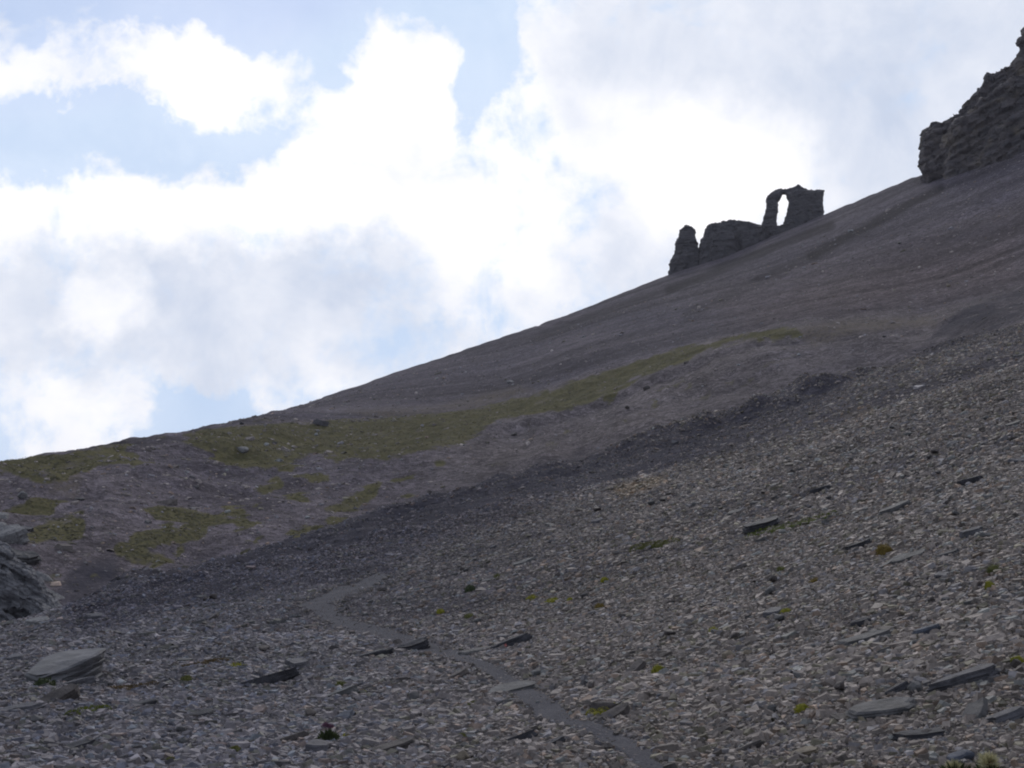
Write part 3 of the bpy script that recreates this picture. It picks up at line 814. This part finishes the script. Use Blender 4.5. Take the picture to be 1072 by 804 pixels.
# ---- individual stones of the scree
protos = []
for k in range(18):
    bm = strata_mesh(2000 + k, 1, random.Random(k).uniform(.45, .8), random.Random(k).uniform(.16, .34), layers=3, n=11) if k % 3 else lump_mesh(2000 + k, 1, .75, .55, cuts=10)
    me = bpy.data.meshes.new('scree_stone'); bm.to_mesh(me); bm.free()
    t = ['brown', 'grey', 'slate', 'grey', 'grey', 'brown', 'pale', 'brown', 'pale'][k % 9]
    col_attr(me, 'stone', np.tile(np.array(TONE[t]), (len(me.vertices), 1))); me.materials.append(M_STONE); protos.append(me)
x, y, d = scatter(1500, 7.5, 40, 1.1, -25, 25)
z = H(x, y); g, dk, dry, pth, u, v, d = masks(x, y, z)
keep = seen(x, y, z, 0) & (pth < .05) & (u > 5) & (u < 1067) & (v < 800)
x, y, z, d = x[keep][:255], y[keep][:255], z[keep][:255], d[keep][:255]
Ls = np.exp(rng.normal(0, .3, len(x))) * (.105 + .0045 * d)
tt, bb2, nn2 = frames(x, y, rng.normal(R(15), R(28), len(x)), rng.normal(0, .2, (len(x), 3)) * np.array([1, 1, 0]), .4)
for i in range(len(x)):
    o = bpy.data.objects.new('scree_stone', protos[i % 18]); COL.objects.link(o)
    m4 = Matrix((Vector(tt[i]), Vector(bb2[i]), Vector(nn2[i]))).transposed() * Ls[i]
    m4 = m4.to_4x4(); m4.translation = Vector((x[i], y[i], z[i] - .02 * Ls[i])); o.matrix_world = m4
    tag(o, 'unremarkable broken shale stone among the loose scree of the near slope', 'stone', 'loose stones of the near scree')

# ------------------------------------------------------------------ cushion plants, moss
M_YEL = plant_mat('yellow_cushion', (.15, .15, .015), (.30, .27, .03), 25)
M_OLV = plant_mat('olive_moss', (.075, .082, .022), (.13, .125, .035), 20)
M_GOLD = plant_mat('golden_moss', (.13, .088, .02), (.21, .145, .035), 20)
M_BRN = plant_mat('brown_moss', (.075, .055, .03), (.13, .09, .045), 20)
M_GRN = plant_mat('green_moss', (.065, .085, .016), (.13, .14, .028), 20)
M_DKG = plant_mat('dark_leaf', (.030, .042, .018), (.060, .072, .03), 20)

def tuft(bm, c, n, rx, ry, rz_, ax, ay, seed, blade=.16, corep=True):
    """a cushion: a low dome of many small leaf blades around a lumpy core"""
    r = random.Random(seed)
    m = bmesh.ops.create_icosphere(bm, subdivisions=2, radius=1) if corep else {'verts': []}
    for v_ in m['verts']:
        q = v_.co * (1 + r.uniform(-.14, .14)) * .88
        v_.co = c + ax * q.x * rx + ay * q.y * ry + n * max(q.z, -.3) * rz_
    k = 110
    for _ in range(k):
        a, h = r.uniform(0, 6.28), r.uniform(-.05, 1)
        w = math.sqrt(max(0, 1 - h * h)); dv = Vector((math.cos(a) * w, math.sin(a) * w, h))
        p = c + ax * dv.x * rx * .86 + ay * dv.y * ry * .86 + n * dv.z * rz_ * .86
        out = (ax * dv.x + ay * dv.y + n * (dv.z + .5) + Vector((r.uniform(-.5, .5), r.uniform(-.5, .5), r.uniform(-.2, .5)))).normalized()
        L = blade * rx * r.uniform(.8, 1.8); sd = out.orthogonal().normalized() * L * .28
        q0 = bm.verts.new(p - sd); q1 = bm.verts.new(p + sd); q2 = bm.verts.new(p + out * L)
        bm.faces.new((q0, q1, q2))

def cushion(u, v, w, h, mt, label, v2=None, name='cushion_plant', cat='plant'):
    w *= 1.12; h *= 1.5
    """w, h: width and height in photo pixels; a second v tilts a long mat up to the right"""
    bm = bmesh.new()
    cnt = 1 if w < 24 else int(w / 9)
    rings = []
    if cnt > 1:
        for k in range(cnt * 3 + 1):
            f = k / (cnt * 3); p = hit(u - w / 2 + w * f, v + ((v2 - v) if v2 is not None else 0) * f + h * .3); q = math.hypot(p.x, p.y) / F
            view = Vector((p.x, p.y, 0)).normalized(); env = math.sqrt(max(0, 1 - (2 * f - 1) ** 2)) * random.uniform(.7, 1.15) + .05
            ring = []
            for j in range(7):
                a = math.pi * j / 6; pt = p - view * math.cos(a) * w / cnt * .7 * q * env
                pt.z = float(H(pt.x, pt.y)) - .02 + (math.sin(a) * h * q * .55 * env + random.uniform(0, .01)); ring.append(bm.verts.new(pt))
            rings.append(ring)
        for a_, b_2 in zip(rings, rings[1:]):
            for j in range(6): bm.faces.new((a_[j], b_2[j], b_2[j + 1], a_[j + 1]))
    for k in range(cnt):
        f = (k + .5) / cnt
        uu = u if cnt == 1 else u - w / 2 + w * f
        vv = v if cnt == 1 else (v + ((v2 - v) if v2 is not None else 0) * (f - .0)) + random.uniform(-1, 1)
        p = hit(uu, vv + h * .3); dd = math.hypot(p.x, p.y); q = dd / F
        n = normal(p.x, p.y); view = Vector((p.x, p.y, 0)).normalized(); ax = Vector((view.y, -view.x, 0)); ax = (ax - n * ax.dot(n)).normalized(); ay = n.cross(ax)
        rx = (w / 2 if cnt == 1 else w / cnt * random.uniform(.7, 1.0)) * q
        tuft(bm, p, n, rx, rx * random.uniform(.8, 1.2), h * q * .75, ax, ay, int(u * 7 + v + k), corep=cnt == 1)
    return tag(finish(bm, name, None, mt), label, cat)

for a in [(690, 701, 15, 9, M_YEL, 'brightest yellow green cushion plant right of the footpath on bare scree'), (840, 742, 15, 8, M_YEL, 'yellow green cushion plant between the pale upright block and the broad slab'),
          (461, 640, 9, 4, M_YEL, 'small yellow cushion plant above the middle of the footpath'), (491, 645, 11, 4, M_OLV, 'flat olive cushion plant right of the small yellow cushion'),
          (557, 626, 13, 4, M_YEL, 'first of a row of three yellow pads above the red blazed slab'), (578, 629, 15, 4, M_YEL, 'widest yellow pad in the middle of a row of three'), (597, 628, 8, 4, M_YEL, 'last and smallest yellow pad of the row of three'),
          (628, 635, 11, 6, M_GOLD, 'golden pad right of the row of three yellow pads'), (633, 607, 9, 5, M_YEL, 'yellow cushion plant up slope of the golden pad'), (521, 603, 9, 4, M_OLV, 'faint olive pad above the row of yellow pads'),
          (492, 616, 12, 6, M_DKG, 'dark green tuft on the scree right of the hollow'), (747, 660, 11, 6, M_YEL, 'yellow cushion plant up slope of the tan rounded stone'), (823, 640, 12, 5, M_YEL, 'yellow cushion plant in the middle of the right hand scree'),
          (703, 658, 8, 4, M_OLV, 'olive pad left of the yellow cushion above the tan stone'), (853, 608, 12, 4, M_GOLD, 'golden pad below the moss strip on the right hand scree'), (818, 596, 10, 5, M_OLV, 'olive pad straight below the moss strip'),
          (926, 575, 16, 9, M_GOLD, 'largest golden brown moss pad between dark and pale slabs'), (1041, 596, 14, 8, M_OLV, 'dark olive pad near the right edge'), (1037, 613, 10, 8, M_YEL, 'yellow pad just below the dark olive pad at the right edge'),
          (1065, 691, 14, 7, M_YEL, 'yellow pad cut by the right edge'), (497, 738, 16, 6, M_OLV, 'olive cushion plant left of the footpath below the half buried slab'), (483, 771, 11, 6, M_OLV, 'olive cushion plant up from the round pale tan stone'),
          (357, 717, 14, 5, M_OLV, 'olive pad left of the footpath beyond the dark slab'), (380, 725, 9, 4, M_YEL, 'tiny yellow pad left of the footpath'), (362, 771, 8, 6, M_YEL, 'yellow tuft beside the little plant with pink bloom'),
          (195, 711, 12, 6, M_OLV, 'olive tuft between the big boulder and the long dark slab'), (248, 698, 20, 4, M_YEL, 'flat yellowish pad above the long near-black slab'), (47, 716, 20, 8, M_DKG, 'dark green clump in the shade under the big boulder'),
          (246, 785, 13, 6, M_OLV, 'olive tuft near the bottom edge at left'), (178, 796, 11, 5, M_OLV, 'small olive tuft on the bottom edge under the chalky stone')]:
    cushion(*a)
cushion(92, 748, 38, 5, M_GRN, 'green moss mat below the big boulder', 741, 'moss_mat', 'moss')
cushion(140, 723, 44, 4, M_BRN, 'brown moss mat right of the big boulder', 717, 'moss_mat', 'moss')
cushion(215, 699, 40, 3, M_BRN, 'brownish moss mat up slope of the olive tuft', 690, 'moss_mat', 'moss')
cushion(830, 562, 84, 6, M_GRN, 'long green moss strip beside the thick dark slab', 538, 'moss_mat', 'moss')
cushion(686, 573, 40, 5, M_OLV, 'olive moss mat left of the long moss strip', 567, 'moss_mat', 'moss')
cushion(632, 747, 30, 7, M_YEL, 'yellow moss growing in front of the rounded dark brown rock', 741, 'moss_mat', 'moss')

# little plant with a pink bloom
def herb(u, v, w, label):
    p = hit(u, v); q = math.hypot(p.x, p.y) / F; n = normal(p.x, p.y)
    root = bpy.data.objects.new('herb', None); COL.objects.link(root); root.location = p; tag(root, label, 'plant')
    bm = bmesh.new(); r = random.Random(3)
    tuft(bm, Vector(), n, w / 2 * q, w / 2 * q, w * .5 * q, Vector((1, 0, 0)), Vector((0, 1, 0)), 77, .5)
    finish(bm, 'leaves', None, M_DKG).parent = root
    mp2, tp, bp2 = mat('pink_bloom', .6, .2); bp2.inputs['Base Color'].default_value = (.17, .085, .12, 1)
    for k in range(2):
        bm = bmesh.new(); top = Vector((r.uniform(-.3, .4) * w * q, r.uniform(-.3, .3) * w * q, w * q * r.uniform(.75, 1.0)))
        tuft(bm, top, Vector((0, 0, 1)), w * .13 * q, w * .13 * q, w * .1 * q, Vector((1, 0, 0)), Vector((0, 1, 0)), 80 + k, .8)
        f = finish(bm, 'flower', None, mp2); f.parent = root
        bm = bmesh.new(); bmesh.ops.create_cone(bm, segments=5, radius1=.004, radius2=.002, depth=top.length, cap_ends=True)
        m4 = top.to_track_quat('Z', 'Y').to_matrix().to_4x4(); m4.translation = top / 2; bm.transform(m4)
        st = finish(bm, 'stem', None, M_DKG); st.parent = root
herb(343, 777, 18, 'low dark green plant with a faint pink bloom')

# fuzzy seed heads in the bottom right corner
M_FUZZ = plant_mat('seed_fuzz', (.42, .38, .20), (.60, .55, .34), 60)
M_HEART = plant_mat('seed_heart', (.20, .11, .05), (.26, .16, .07), 60)
def seedhead(u, v, r, label, seed):
    g0 = hit(u + 2, min(v + 20, 812)); dd = math.hypot(g0.x, g0.y); q = dd / F
    z0 = float(H(g0.x, g0.y))
    root = bpy.data.objects.new('seed_head_plant', None); COL.objects.link(root); root.location = (g0.x, g0.y, z0); tag(root, label, 'plant')
    az, tn = az_tan(u, v); head = Vector((math.sin(az) * dd, math.cos(az) * dd, CZ + dd * float(tn))) - root.location
    rr_ = random.Random(seed); bm = bmesh.new()
    for k in range(420):
        dv = Vector((rr_.gauss(0, 1), rr_.gauss(0, 1), rr_.gauss(.35, 1))).normalized()
        L = r * q * rr_.uniform(.6, 1.15); sd = dv.orthogonal().normalized() * r * q * .035
        b0 = head + dv * L * .15; tip = head + (dv + Vector((0, 0, .25))).normalized() * L
        mid = (b0 + tip) / 2 + Vector((rr_.uniform(-1, 1), rr_.uniform(-1, 1), rr_.uniform(-1, 1))) * L * .1
        vs = [bm.verts.new(b0 - sd), bm.verts.new(b0 + sd), bm.verts.new(mid + sd), bm.verts.new(mid - sd), bm.verts.new(tip)]
        bm.faces.new(vs[:4]); bm.faces.new((vs[3], vs[2], vs[4]))
    f = finish(bm, 'seed_head', None, M_FUZZ); f.parent = root
    bm = bmesh.new(); m = bmesh.ops.create_icosphere(bm, subdivisions=2, radius=r * q * .36)
    for v_ in m['verts']: v_.co = v_.co * (1 + rr_.uniform(-.15, .15)) + head
    f = finish(bm, 'seed_heart', None, M_HEART); f.parent = root
    bm = bmesh.new(); bmesh.ops.create_cone(bm, segments=6, radius1=.005, radius2=.003, depth=head.length, cap_ends=True)
    m4 = head.to_track_quat('Z', 'Y').to_matrix().to_4x4(); m4.translation = head / 2; bm.transform(m4)
    f = finish(bm, 'stem', None, M_DKG); f.parent = root
    bm = bmesh.new(); tuft(bm, Vector((0, 0, -.005)), Vector((0, 0, 1)), .05, .05, .03, Vector((1, 0, 0)), Vector((0, 1, 0)), seed, .9)
    f = finish(bm, 'leaves', None, M_DKG); f.parent = root
seedhead(1035, 799, 12, 'taller fuzzy pale yellow seed head in the bottom right corner', 5)
seedhead(999, 807, 11, 'lower fuzzy pale yellow seed head left of the dark bluish rock', 6)

# ------------------------------------------------------------------ big rocks on the skyline
def prism(bm, poly, d, half, shift=0.0, shrink=.85, n=5):
    """a lens-shaped body with a traced outline: full size in the middle, smaller towards front and back"""
    p = np.array(poly, float); c = p.mean(0)
    az0 = float(az_tan(c[0], c[1])[0]); vw = Vector((math.sin(az0), math.cos(az0), 0)); rings = []
    for k in range(n):
        f = 2 * k / (n - 1) - 1
        sc = shrink + (1 - shrink) * math.sqrt(max(0, 1 - f * f))
        ring = []
        for (a, b) in (p - c) * sc + c:
            xx, yy, zz = (float(q) for q in ray(a, b)); w = d / (xx * vw.x + yy * vw.y)
            ring.append(bm.verts.new(Vector((xx * w, yy * w, CZ + zz * w)) + vw * (f * half + shift)))
        rings.append(ring)
    m = len(p)
    for a, b in zip(rings, rings[1:]):
        for i in range(m): bm.faces.new((a[i], a[(i + 1) % m], b[(i + 1) % m], b[i]))
    f1 = bm.faces.new(rings[0][::-1]); f2 = bm.faces.new(rings[-1])
    bmesh.ops.triangulate(bm, faces=[f1, f2])

def big_rock(name, bodies, voxel, amp, scale, mt, label, cat, strata=(.5, .25), dip=0.0):
    bm = bmesh.new()
    for b in bodies: prism(bm, *b)
    bmesh.ops.recalc_face_normals(bm, faces=bm.faces)
    me = bpy.data.meshes.new('tmp'); bm.to_mesh(me); bm.free()
    o = bpy.data.objects.new('tmp', me); COL.objects.link(o)
    md = o.modifiers.new('r', 'REMESH'); md.mode = 'VOXEL'; md.voxel_size = voxel; md.adaptivity = 0
    bpy.context.view_layer.update()
    ev = o.evaluated_get(bpy.context.evaluated_depsgraph_get())
    me2 = bpy.data.meshes.new_from_object(ev); bpy.data.objects.remove(o)
    n = len(me2.vertices); co = np.zeros(n * 3, np.float32); no = np.zeros(n * 3, np.float32)
    me2.vertices.foreach_get('co', co); me2.vertices.foreach_get('normal', no)
    co = co.reshape(-1, 3).astype(float); no = no.reshape(-1, 3)
    X_, Y_, Z_ = co.T
    f = fbm(X_ / scale, Y_ / scale, Z_ / scale, o=4, s=3)
    rid = 1 - np.abs(fbm(X_ / (scale * .8), Y_ / (scale * .8), Z_ / (scale * 1.6), o=3, s=13)) * 2.2
    lay = fbm(X_ / (scale * 6), Y_ / (scale * 6), (Z_ + dip * X_) / (strata[0]), o=2, s=23)
    disp = amp * (f * 1.1 + (rid - .6) * .55) + strata[1] * lay
    wx, wy, wz = X_ + f * scale * .5, Y_ + f * scale * .4, Z_ + dip * X_ + rid * scale * .2
    cell = 0
    for q, wt in ((.6, .8), (.27, .15)):
        s_ = scale * q
        cell = cell + wt * (_h(np.floor(wx / s_).astype(np.int64), np.floor(wy / s_).astype(np.int64), np.floor(wz / (s_ * .7)).astype(np.int64), 51) - .5)
    disp = disp + amp * 1.1 * cell
    co = co + no * disp[:, None]
    me2.vertices.foreach_set('co', co.astype(np.float32).ravel()); me2.update()
    me2.name = name
    me2.materials.clear()
    ob = new_obj(name, me2, mats=[mt]); return tag(ob, label, cat)

M_RIDGE = rock_mat('ridge_rock', (.060, .055, .060), (.09, .08, .08), .35, sscale=.9, bump=.5, stw=.25)
M_CLIFF = rock_mat('cliff_rock', (.062, .054, .058), (.105, .085, .078), .28, sscale=.6, lichen=(.15, .12, .085), bump=.6)
big_rock('rock_outcrop', [([(-70, 552), (-10, 566), (8, 572), (14, 585), (27, 590), (34, 604), (46, 610), (67, 640), (44, 662), (-70, 690)], od + .9, 1.0, 0, .8),
                          ([(-70, 575), (0, 592), (14, 600), (30, 618), (58, 638), (50, 652), (20, 640), (-70, 640)], od + .1, .9, 0, .85),
                          ([(-70, 620), (-8, 630), (20, 652), (6, 668), (-70, 690)], od - .6, .8, 0, .9)], .05, .22, .8, M_OUT,
         'layered grey rock ledges dipping into the hollow at the left edge', 'outcrop', strata=(.2, .26), dip=.62)
for (a_, b_, c_, d_, th_, dp_) in [(-12, 574, 22, 566, 15, .7), (6, 586, 34, 590, 12, .7), (-14, 560, 8, 552, 14, .8), (12, 566, 30, 572, 9, .8), (24, 580, 44, 592, 9, .7), (-10, 545, 12, 541, 9, .8),
                                   (20, 556, 33, 558, 7, .8), (34, 600, 56, 612, 9, .6), (40, 618, 66, 634, 8, .5), (-6, 604, 22, 612, 9, .7), (30, 655, 52, 652, 8, .7), (58, 648, 74, 645, 6, .7)]:
    o = slab(a_, b_, c_, d_, th_, ['grey', 'slate', 'bpale', 'grey'][int(a_ + c_) % 4], 'broken grey rock lying on or just above the left edge outcrop', 'rock', 'rock', depth=dp_, face=.35, sink=.3, lump=th_ in (9, 14))
    o['group'] = 'broken rocks about the outcrop'
D = 402
big_rock('rock_pinnacle', [([(699, 300), (701, 285), (702, 275), (706, 267), (707, 258), (711, 250), (713, 242), (718, 237.5), (723, 238), (727, 242), (728.5, 250), (730, 258), (732, 264), (734, 272), (732, 295)], D, 6.0),
                           ([(698, 300), (701, 279), (706, 270), (714, 268), (720, 280), (722, 300)], D - 2, 5.0)], .42, .55, 2.6, M_RIDGE,
         'narrow dark rock pinnacle at the lower end of the ridge rocks', 'pinnacle')
big_rock('rock_ridge', [([(728, 296), (731, 262), (734, 256), (739, 243), (740, 240), (748, 240), (757, 238), (763, 234.5), (770, 234.5), (776, 237), (785, 238), (792, 239.5), (798, 240), (803, 243), (806, 262)], D, 8.0),
                        ([(742, 292), (745, 248), (756, 243), (768, 245), (774, 285)], D - 5, 6.0), ([(775, 280), (778, 245), (794, 245), (798, 270)], D - 4, 6.0)], .5, .7, 3.2, M_RIDGE,
         'broad humped rock mass between the pinnacle and the arch', 'rock')
big_rock('rock_arch', [([(794, 256), (796, 240), (799, 230), (802, 219), (803.5, 213), (801.5, 211), (804, 206), (808, 201.5), (813, 200.5), (819, 199.5), (819, 203), (814.5, 210), (814, 220), (813, 232), (812, 256)], D, 2.6),
                       ([(809, 207), (809, 201), (815, 198), (820, 199.5), (826, 197.5), (834, 195), (836, 192.5), (841, 197), (848, 198.5), (864, 199.5), (861, 206), (845, 208), (830, 205), (824, 203), (816, 203)], D, 1.3),
                       ([(818, 256), (820, 234), (824, 221), (825.5, 213), (823, 203.5), (835, 199), (850, 199.5), (863, 200), (861.5, 210), (862, 222), (862.5, 245)], D, 2.8),
                       ([(806, 262), (808, 238.5), (816, 238), (826, 235), (830, 258)], D, 3.4)], .3, .3, 1.8, M_RIDGE,
         'natural rock arch with a tall window standing on the skyline', 'rock arch', strata=(.7, .22))
DC = 352
big_rock('cliff', [([(966, 215), (968, 190), (963, 178), (963, 165), (965.5, 156), (966, 141), (970, 138.5), (981, 137), (990, 136), (998, 129), (1004, 124), (1008, 121), (1010, 114), (1020, 105), (1030, 99), (1029, 92), (1032, 85), (1042, 81),
                     (1048, 78), (1060, 69), (1066, 63), (1069, 62), (1068, 50), (1070, 42), (1073, 35), (1090, 20), (1130, 5), (1190, -30), (1240, -40), (1240, 210), (1100, 205), (1040, 225)], DC, 8, 2.0, .92),
                   ([(985, 215), (988, 150), (1010, 128), (1030, 112), (1072, 84), (1150, 50), (1220, 20), (1230, 200), (1060, 215)], DC - 6, 9, 0, .9),
                   ([(1010, 215), (1020, 160), (1045, 140), (1072, 118), (1120, 95), (1180, 90), (1220, 180), (1060, 210)], DC - 12, 8, 0, .85),
                   ([(966, 220), (968, 178), (975, 165), (995, 168), (1004, 182), (1000, 215)], DC - 3, 5, 0, .85)], .45, 1.5, 4.6, M_CLIFF,
         'rugged brown cliff in the upper right corner', 'cliff', strata=(1.3, .8), dip=-.5)

# ------------------------------------------------------------------ sky, sun
w = bpy.data.worlds.new('World'); scene.world = w; w.use_nodes = True
T_ = NT(w.node_tree); w.node_tree.nodes.clear()
out = T_.node('ShaderNodeOutputWorld'); bg = T_.node('ShaderNodeBackground'); bg.inputs['Strength'].default_value = .1
T_.l.new(bg.outputs[0], out.inputs[0])
SUN_AZ, SUN_EL = R(9), R(38)
sky = T_.node('ShaderNodeTexSky'); sky.sky_type = 'NISHITA'; sky.sun_disc = False
sky.sun_elevation = SUN_EL; sky.sun_rotation = SUN_AZ; sky.altitude = 2400; sky.air_density = 1.2; sky.dust_density = .6
tc = T_.node('ShaderNodeTexCoord'); dirn = tc.outputs['Generated']
sx = T_.node('ShaderNodeSeparateXYZ'); T_.l.new(dirn, sx.inputs[0])
az = T_.math('ARCTAN2', sx.outputs[0], sx.outputs[1]); el = T_.math('ARCSINE', sx.outputs[2])
n1 = T_.noise(dirn, 7, 6, .6); n2 = T_.noise(dirn, 22, 5, .6)
def warp(c, n, k, a):
    s = T_.node('ShaderNodeSeparateColor'); T_.l.new(n.outputs['Color'], s.inputs[0])
    return T_.math('ADD', c, T_.math('MULTIPLY', T_.math('SUBTRACT', s.outputs[k], .5), a))
azw = warp(warp(az, n1, 0, .13), n2, 0, .05); elw = warp(warp(el, n1, 1, .13), n2, 1, .05)
cb = T_.node('ShaderNodeCombineXYZ'); T_.l.new(azw, cb.inputs[0]); T_.l.new(elw, cb.inputs[1])
def blobs(lst, base):
    acc = base
    for (u, v, ru, rv, amp, *rot) in lst:
        a, t = az_tan(u, v); e = math.atan(float(t))
        mp = T_.node('ShaderNodeMapping', vector_type='TEXTURE'); T_.l.new(cb.outputs[0], mp.inputs[0])
        mp.inputs['Location'].default_value = (float(a), e, 0); mp.inputs['Scale'].default_value = (ru / F, rv / F, 1)
        mp.inputs['Rotation'].default_value = (0, 0, R(rot[0]) if rot else 0)
        gr = T_.node('ShaderNodeTexGradient', gradient_type='SPHERICAL'); T_.l.new(mp.outputs[0], gr.inputs[0])
        acc = T_.math('MULTIPLY_ADD', T_.math('SMOOTH_MIN', gr.outputs['Fac'], .6, .2), amp / .6, acc)
    return acc
fine = T_.math('SUBTRACT', T_.noise(dirn, 10, 10, .62, .5).outputs['Fac'], .5)
fine3 = T_.math('SUBTRACT', T_.noise(dirn, 32, 9, .6, .4).outputs['Fac'], .5)
cov = blobs([
    (60, 140, 190, 55, -.85), (165, 140, 110, 36, -.4), (330, 50, 60, 70, -.8), (270, 130, 90, 45, -.5), (512, 45, 46, 95, -1.05), (200, 0, 380, 45, -.9), (420, -5, 130, 34, -.8),
    (40, 20, 130, 50, -.6), (215, 434, 80, 40, -1.6), (500, 140, 26, 36, -.4), (575, 125, 26, 40, -.3), (130, 115, 60, 30, -.4),
    (105, 66, 130, 30, .5, 16), (30, 90, 80, 24, .35), (225, 72, 75, 46, .6, 15), (235, 115, 50, 50, .3), (370, 30, 30, 22, .35), (440, 80, 90, 60, .7), (390, 130, 110, 70, .6, 25), (310, 200, 130, 60, .6), (110, 215, 220, 50, .5),
    (900, 90, 330, 200, .7), (600, 230, 250, 150, .5), (150, 320, 300, 80, .5), (660, 60, 120, 120, .4)],
    T_.math('ADD', .70, T_.math('MULTIPLY_ADD', fine, 3.6, T_.math('MULTIPLY', fine3, 1.5))))
front = T_.rng(sx.outputs[1], .0, .55, 0, 1, True)
cov = T_.math('SUBTRACT', cov, T_.math('MULTIPLY', T_.math('SUBTRACT', 1, front), .5))
alpha = T_.rng(cov, -.35, 1.12, 0, 1, True)
alpha = T_.math('MAXIMUM', alpha, T_.math('MULTIPLY', front, .32))
fine2 = T_.math('SUBTRACT', T_.noise(dirn, 8, 9, .64, .4).outputs['Fac'], .5)
bri = blobs([
    (130, 215, 320, 60, 1.0), (100, 90, 220, 60, .7), (230, 70, 120, 80, .7), (430, 100, 160, 100, .9), (340, 200, 140, 90, .9), (600, 190, 160, 140, .8), (745, 165, 110, 90, 1.0), (800, 210, 90, 60, .7), (103, 318, 50, 42, 1.0, 30),
    (30, 445, 150, 70, .8), (480, 260, 120, 90, .7), (330, 420, 90, 40, .35), (560, 50, 60, 120, .5), (690, 240, 60, 60, .4), (520, 320, 80, 60, .4),
    (80, 285, 170, 50, -.3), (230, 330, 190, 90, -.4), (60, 360, 90, 40, -.3), (370, 285, 100, 50, -.5), (420, 150, 36, 36, -.5), (390, 195, 50, 26, -.35), (650, 240, 45, 90, -.6), (590, 280, 60, 40, -.3), (800, 30, 280, 120, -.35), (1000, 110, 280, 180, -.5), (470, 330, 140, 50, -.3)],
    T_.math('ADD', .26, T_.math('MULTIPLY', fine2, 2.3)))
fine4 = T_.math('SUBTRACT', T_.noise(dirn, 26, 8, .6, .3).outputs['Fac'], .5)
bri = T_.math('ADD', bri, T_.math('MULTIPLY', fine4, .9))
bf = T_.rng(bri, -.75, 1.35, 0, 1)
cloud = T_.mix(bf, (6.2, 6.95, 8.5), (11.3, 11.2, 11.4))
skyc = T_.mix(1, sky.outputs[0], (2.25, 1.9, 1.68), 'MULTIPLY')
skyc = T_.mix(1, skyc, (5.2, 7.0, 9.7), 'DARKEN')
T_.l.new(T_.mix(alpha, skyc, cloud), bg.inputs['Color'])
w.cycles.sampling_method = 'MANUAL'; w.cycles.sample_map_resolution = 1024

sl = bpy.data.lights.new('sun', 'SUN'); sl.energy = .7; sl.angle = R(14); sl.color = (1, .95, .88)
so = bpy.data.objects.new('sun', sl); COL.objects.link(so)
sd = Vector((math.sin(SUN_AZ) * math.cos(SUN_EL), math.cos(SUN_AZ) * math.cos(SUN_EL), math.sin(SUN_EL)))
so.rotation_euler = sd.to_track_quat('Z', 'Y').to_euler(); so.location = sd * 600

# ------------------------------------------------------------------ air
hz = bpy.data.materials.new('haze'); hz.use_nodes = True; ht = hz.node_tree; ht.nodes.clear()
pv = ht.nodes.new('ShaderNodeVolumePrincipled'); pv.inputs['Color'].default_value = (.90, .87, .97, 1); pv.inputs['Density'].default_value = .00009; pv.inputs['Anisotropy'].default_value = .3
ho = ht.nodes.new('ShaderNodeOutputMaterial'); ht.links.new(pv.outputs[0], ho.inputs['Volume'])
bm = bmesh.new(); bmesh.ops.create_cube(bm, size=1)
zlo = float(Z.min()) - 1; zhi = float(Z.max()) + 60
bmesh.ops.scale(bm, vec=(RMAX * 2 + 40, RMAX * 2 + 40, zhi - zlo), verts=bm.verts); bmesh.ops.translate(bm, vec=(0, 0, (zhi + zlo) / 2), verts=bm.verts)
me = bpy.data.meshes.new('haze'); bm.to_mesh(me); bm.free()
tag(new_obj('haze', me, mats=[hz]), 'thin mountain haze', kind='stuff')

# ------------------------------------------------------------------ camera
cam = bpy.data.cameras.new('camera'); co_ = bpy.data.objects.new('camera', cam); COL.objects.link(co_)
cam.sensor_width = 36; cam.lens = 36 * F / 1072; cam.clip_end = 20000; cam.clip_start = .05
co_.location = (0, 0, CZ); co_.rotation_euler = (R(90) + PITCH, 0, 0)
scene.camera = co_

vs = scene.view_settings; vs.view_transform = 'Standard'; vs.look = 'None'; vs.gamma = 1; vs.exposure = 0; vs.use_curve_mapping = False
scene.cycles.max_bounces = 5; scene.cycles.diffuse_bounces = 3; scene.cycles.glossy_bounces = 2
scene.cycles.use_denoising = True; scene.cycles.denoiser = 'OPENIMAGEDENOISE'; scene.cycles.denoising_input_passes = 'RGB_ALBEDO_NORMAL'
scene.cycles.pixel_filter_type = 'BLACKMAN_HARRIS'; scene.cycles.filter_width = 2.0
